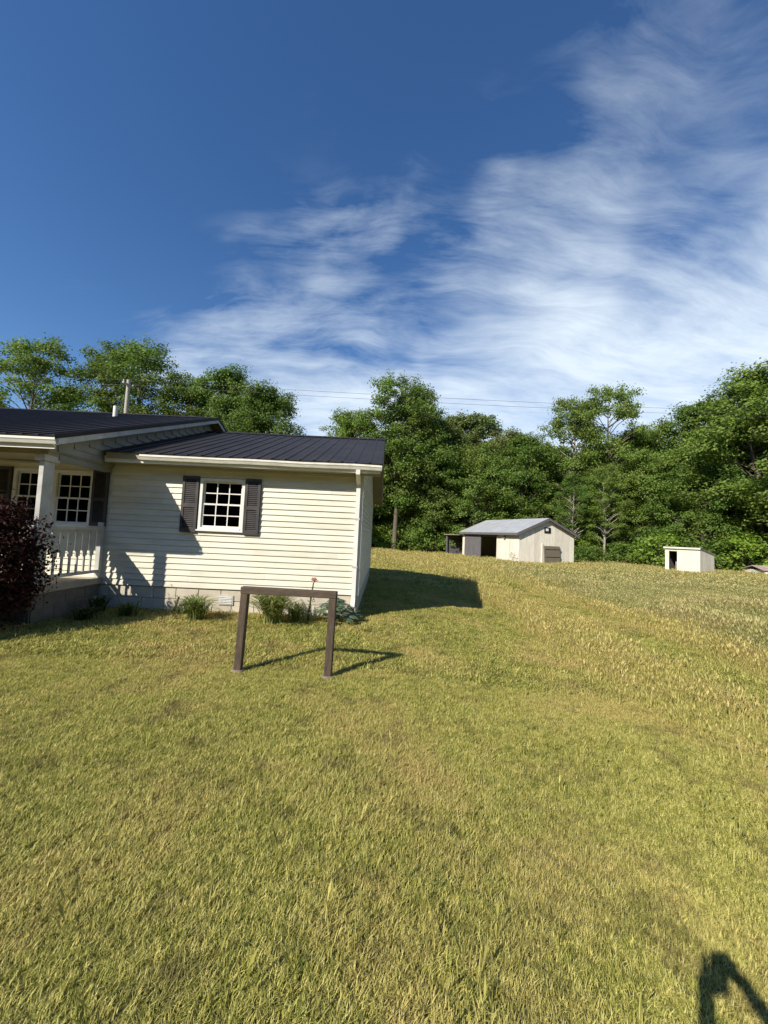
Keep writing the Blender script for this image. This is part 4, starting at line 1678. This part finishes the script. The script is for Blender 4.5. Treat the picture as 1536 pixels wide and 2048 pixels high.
# ------------------------------------------------------------------ the person taking the picture (casts the shadow at lower right)
def photographer():
    g = float(gz(0, -.5))
    e = empty('person', (.02, -.5, g), 0, 'person in grey shirt and jeans holding up a phone, casting the shadow at lower right', 'person')
    inv = WM[e.name].inverted()
    # joints in world space
    J = {
        'pel': (.02, -.50, .93), 'sp1': (.02, -.50, 1.10), 'sp2': (.02, -.49, 1.27), 'neck': (.02, -.48, 1.41), 'hd0': (.02, -.46, 1.47), 'hd1': (.02, -.445, 1.57), 'hd2': (.02, -.45, 1.64),
        'lsh': (-.16, -.47, 1.345), 'lel': (-.150, -.17, 1.165), 'lwr': (-.092, -.055, 1.405), 'lhd': (-.082, -.030, 1.455),
        'rsh': (.20, -.48, 1.345), 'rel': (.225, -.26, 1.215), 'rwr': (.072, -.07, 1.405), 'rhd': (.050, -.030, 1.455),
        'lhip': (-.07, -.50, .88), 'lkn': (-.09, -.48, .48), 'lan': (-.10, -.51, .09), 'lto': (-.12, -.36, .03),
        'rhip': (.11, -.50, .88), 'rkn': (.13, -.48, .48), 'ran': (.14, -.51, .09), 'rto': (.16, -.36, .03),
    }
    Rd = {'pel': (.15, .11), 'sp1': (.135, .10), 'sp2': (.155, .11), 'neck': (.055, .055), 'hd0': (.06, .07), 'hd1': (.078, .095), 'hd2': (.06, .075),
          'lsh': (.058, .058), 'lel': (.040, .040), 'lwr': (.026, .026), 'lhd': (.028, .018), 'rsh': (.058, .058), 'rel': (.040, .040), 'rwr': (.026, .026), 'rhd': (.028, .018),
          'lhip': (.085, .085), 'lkn': (.058, .058), 'lan': (.04, .04), 'lto': (.035, .028), 'rhip': (.085, .085), 'rkn': (.058, .058), 'ran': (.04, .04), 'rto': (.035, .028)}
    bones = [('pel', 'sp1'), ('sp1', 'sp2'), ('sp2', 'neck'), ('neck', 'hd0'), ('hd0', 'hd1'), ('hd1', 'hd2'), ('sp2', 'lsh'), ('lsh', 'lel'), ('lel', 'lwr'), ('lwr', 'lhd'), ('sp2', 'rsh'), ('rsh', 'rel'), ('rel', 'rwr'), ('rwr', 'rhd'),
             ('pel', 'lhip'), ('lhip', 'lkn'), ('lkn', 'lan'), ('lan', 'lto'), ('pel', 'rhip'), ('rhip', 'rkn'), ('rkn', 'ran'), ('ran', 'rto')]

    def skin(name, names, bl_, mt, parent, root, JJ=J, RR=Rd, sub=2, grow=0):
        names = list(names)
        me = bpy.data.meshes.new(name)
        me.from_pydata([tuple(inv @ Vector((JJ[n_][0], JJ[n_][1], JJ[n_][2] + g))) for n_ in names], [(names.index(a), names.index(b)) for a, b in bl_], [])
        o = bpy.data.objects.new(name, me)
        COL.objects.link(o)
        o.parent = parent
        md = o.modifiers.new('skin', 'SKIN')
        md.use_smooth_shade = True
        if not me.skin_vertices:
            bpy.context.view_layer.objects.active = o
        if me.skin_vertices:
            sv = me.skin_vertices[0].data
            for i, n_ in enumerate(names):
                sv[i].radius = (RR[n_][0] + grow, RR[n_][1] + grow)
                sv[i].use_root = n_ == root
        ss_ = o.modifiers.new('sub', 'SUBSURF')
        ss_.levels = sub
        ss_.render_levels = sub
        me.materials.append(mt)
        return o
    body = skin('body', J.keys(), bones, m_skin, e, 'pel')
    Jt = dict(J, hem=(.02, -.50, .84), wst=(.02, -.50, .98))
    tn = ['hem', 'pel', 'sp1', 'sp2', 'neck', 'lsh', 'lel', 'rsh', 'rel']
    Rs = {k: (v[0] + .012, v[1] + .012) for k, v in Rd.items()}
    Rs['neck'] = (.05, .05)
    Rs['hem'] = (.165, .125)
    Rs['pel'] = (.165, .125)
    skin('shirt', tn, [('hem', 'pel'), ('pel', 'sp1'), ('sp1', 'sp2'), ('sp2', 'neck'), ('sp2', 'lsh'), ('lsh', 'lel'), ('sp2', 'rsh'), ('rsh', 'rel')], m_shirt, e, 'pel', Jt, Rs)
    Rj = {k: (v[0] + .010, v[1] + .010) for k, v in Rd.items()}
    Rj['wst'] = (.125, .095)
    jn = ['wst', 'pel', 'lhip', 'lkn', 'lan', 'rhip', 'rkn', 'ran']
    Rj['pel'] = (.135, .105)
    skin('jeans', jn, [('wst', 'pel'), ('pel', 'lhip'), ('lhip', 'lkn'), ('lkn', 'lan'), ('pel', 'rhip'), ('rhip', 'rkn'), ('rkn', 'ran')], m_jeans, e, 'pel', Jt, Rj)
    for s in ('l', 'r'):
        a, b = Vector(J[s + 'an']), Vector(J[s + 'to'])
        MB().ball((a.x * .45 + b.x * .55, a.y * .45 + b.y * .55, .042 + g), .05, 10, 8, .95, 2.6, .85).build('shoe', m_shoe, e)
    MB().ball((.02, -.475, 1.615 + g), .098, 12, 9, .98, 1.05, 1.0).ball((.02, -.515, 1.55 + g), .085, 12, 8, .95, .8, 1.0).build('hair', m_hair, e)
    # face
    MB().prism([(-.375, 1.525 + g), (-.345, 1.530 + g), (-.375, 1.575 + g)], 'x', .008, .032).build('nose', m_skin, e)
    for s in (-1, 1):
        MB().ball((.02 + s * .033, -.371, 1.575 + g), .011, 8, 6).build('eye', m_dark, e)
        MB().ball((.02 + s * .088, -.46, 1.565 + g), .024, 8, 6, .4, .7, 1.2).build('ear', m_skin, e)
    MB().ball((.02, -.372, 1.505 + g), .022, 8, 6, 1.1, .4, .3).build('mouth', m_rust, e)
    # fingers curled round the phone edges
    for s, hx, ex in ((-1, -.088, -.0605), (1, .050, .0215)):
        for k in range(4):
            z = 1.425 + k * .019 + g
            L_ = (.8, .95, 1.0, .9)[k]
            jj = {'a': (hx + s * .0, -.035, z - g), 'b': (ex + s * .012, -.040 + .030 * .3, z - g + .004), 'c': (ex + s * .010, -.012 + .006, z - g + .006), 'd': (ex - s * .016 * L_, -.0085, z - g + .007)}
            rr = {'a': (.0095, .0095), 'b': (.0085, .0085), 'c': (.0075, .0075), 'd': (.006, .006)}
            skin('finger', 'abcd', [('a', 'b'), ('b', 'c'), ('c', 'd')], m_skin, e, 'a', jj, rr, 1)
        jj = {'a': (hx, -.03, 1.445), 'b': (ex + s * .008, -.042, 1.475), 'c': (ex - s * .018, -.040, 1.492)}
        rr = {'a': (.011, .011), 'b': (.0095, .0095), 'c': (.007, .007)}
        skin('thumb', 'abc', [('a', 'b'), ('b', 'c')], m_skin, e, 'a', jj, rr, 1)
    # phone, its rear camera at the picture's viewpoint
    ph = MB().box(-.057, .018, -.030, -.022, 1.373, 1.520).build('phone', m_phone, None, bevel=.004, label='black smartphone held up in both hands of the person', cat='phone')
    MB().box(-.022, .014, -.0219, -.019, 1.482, 1.516).build('camera_bump', m_phone, ph, bevel=.002)


photographer()
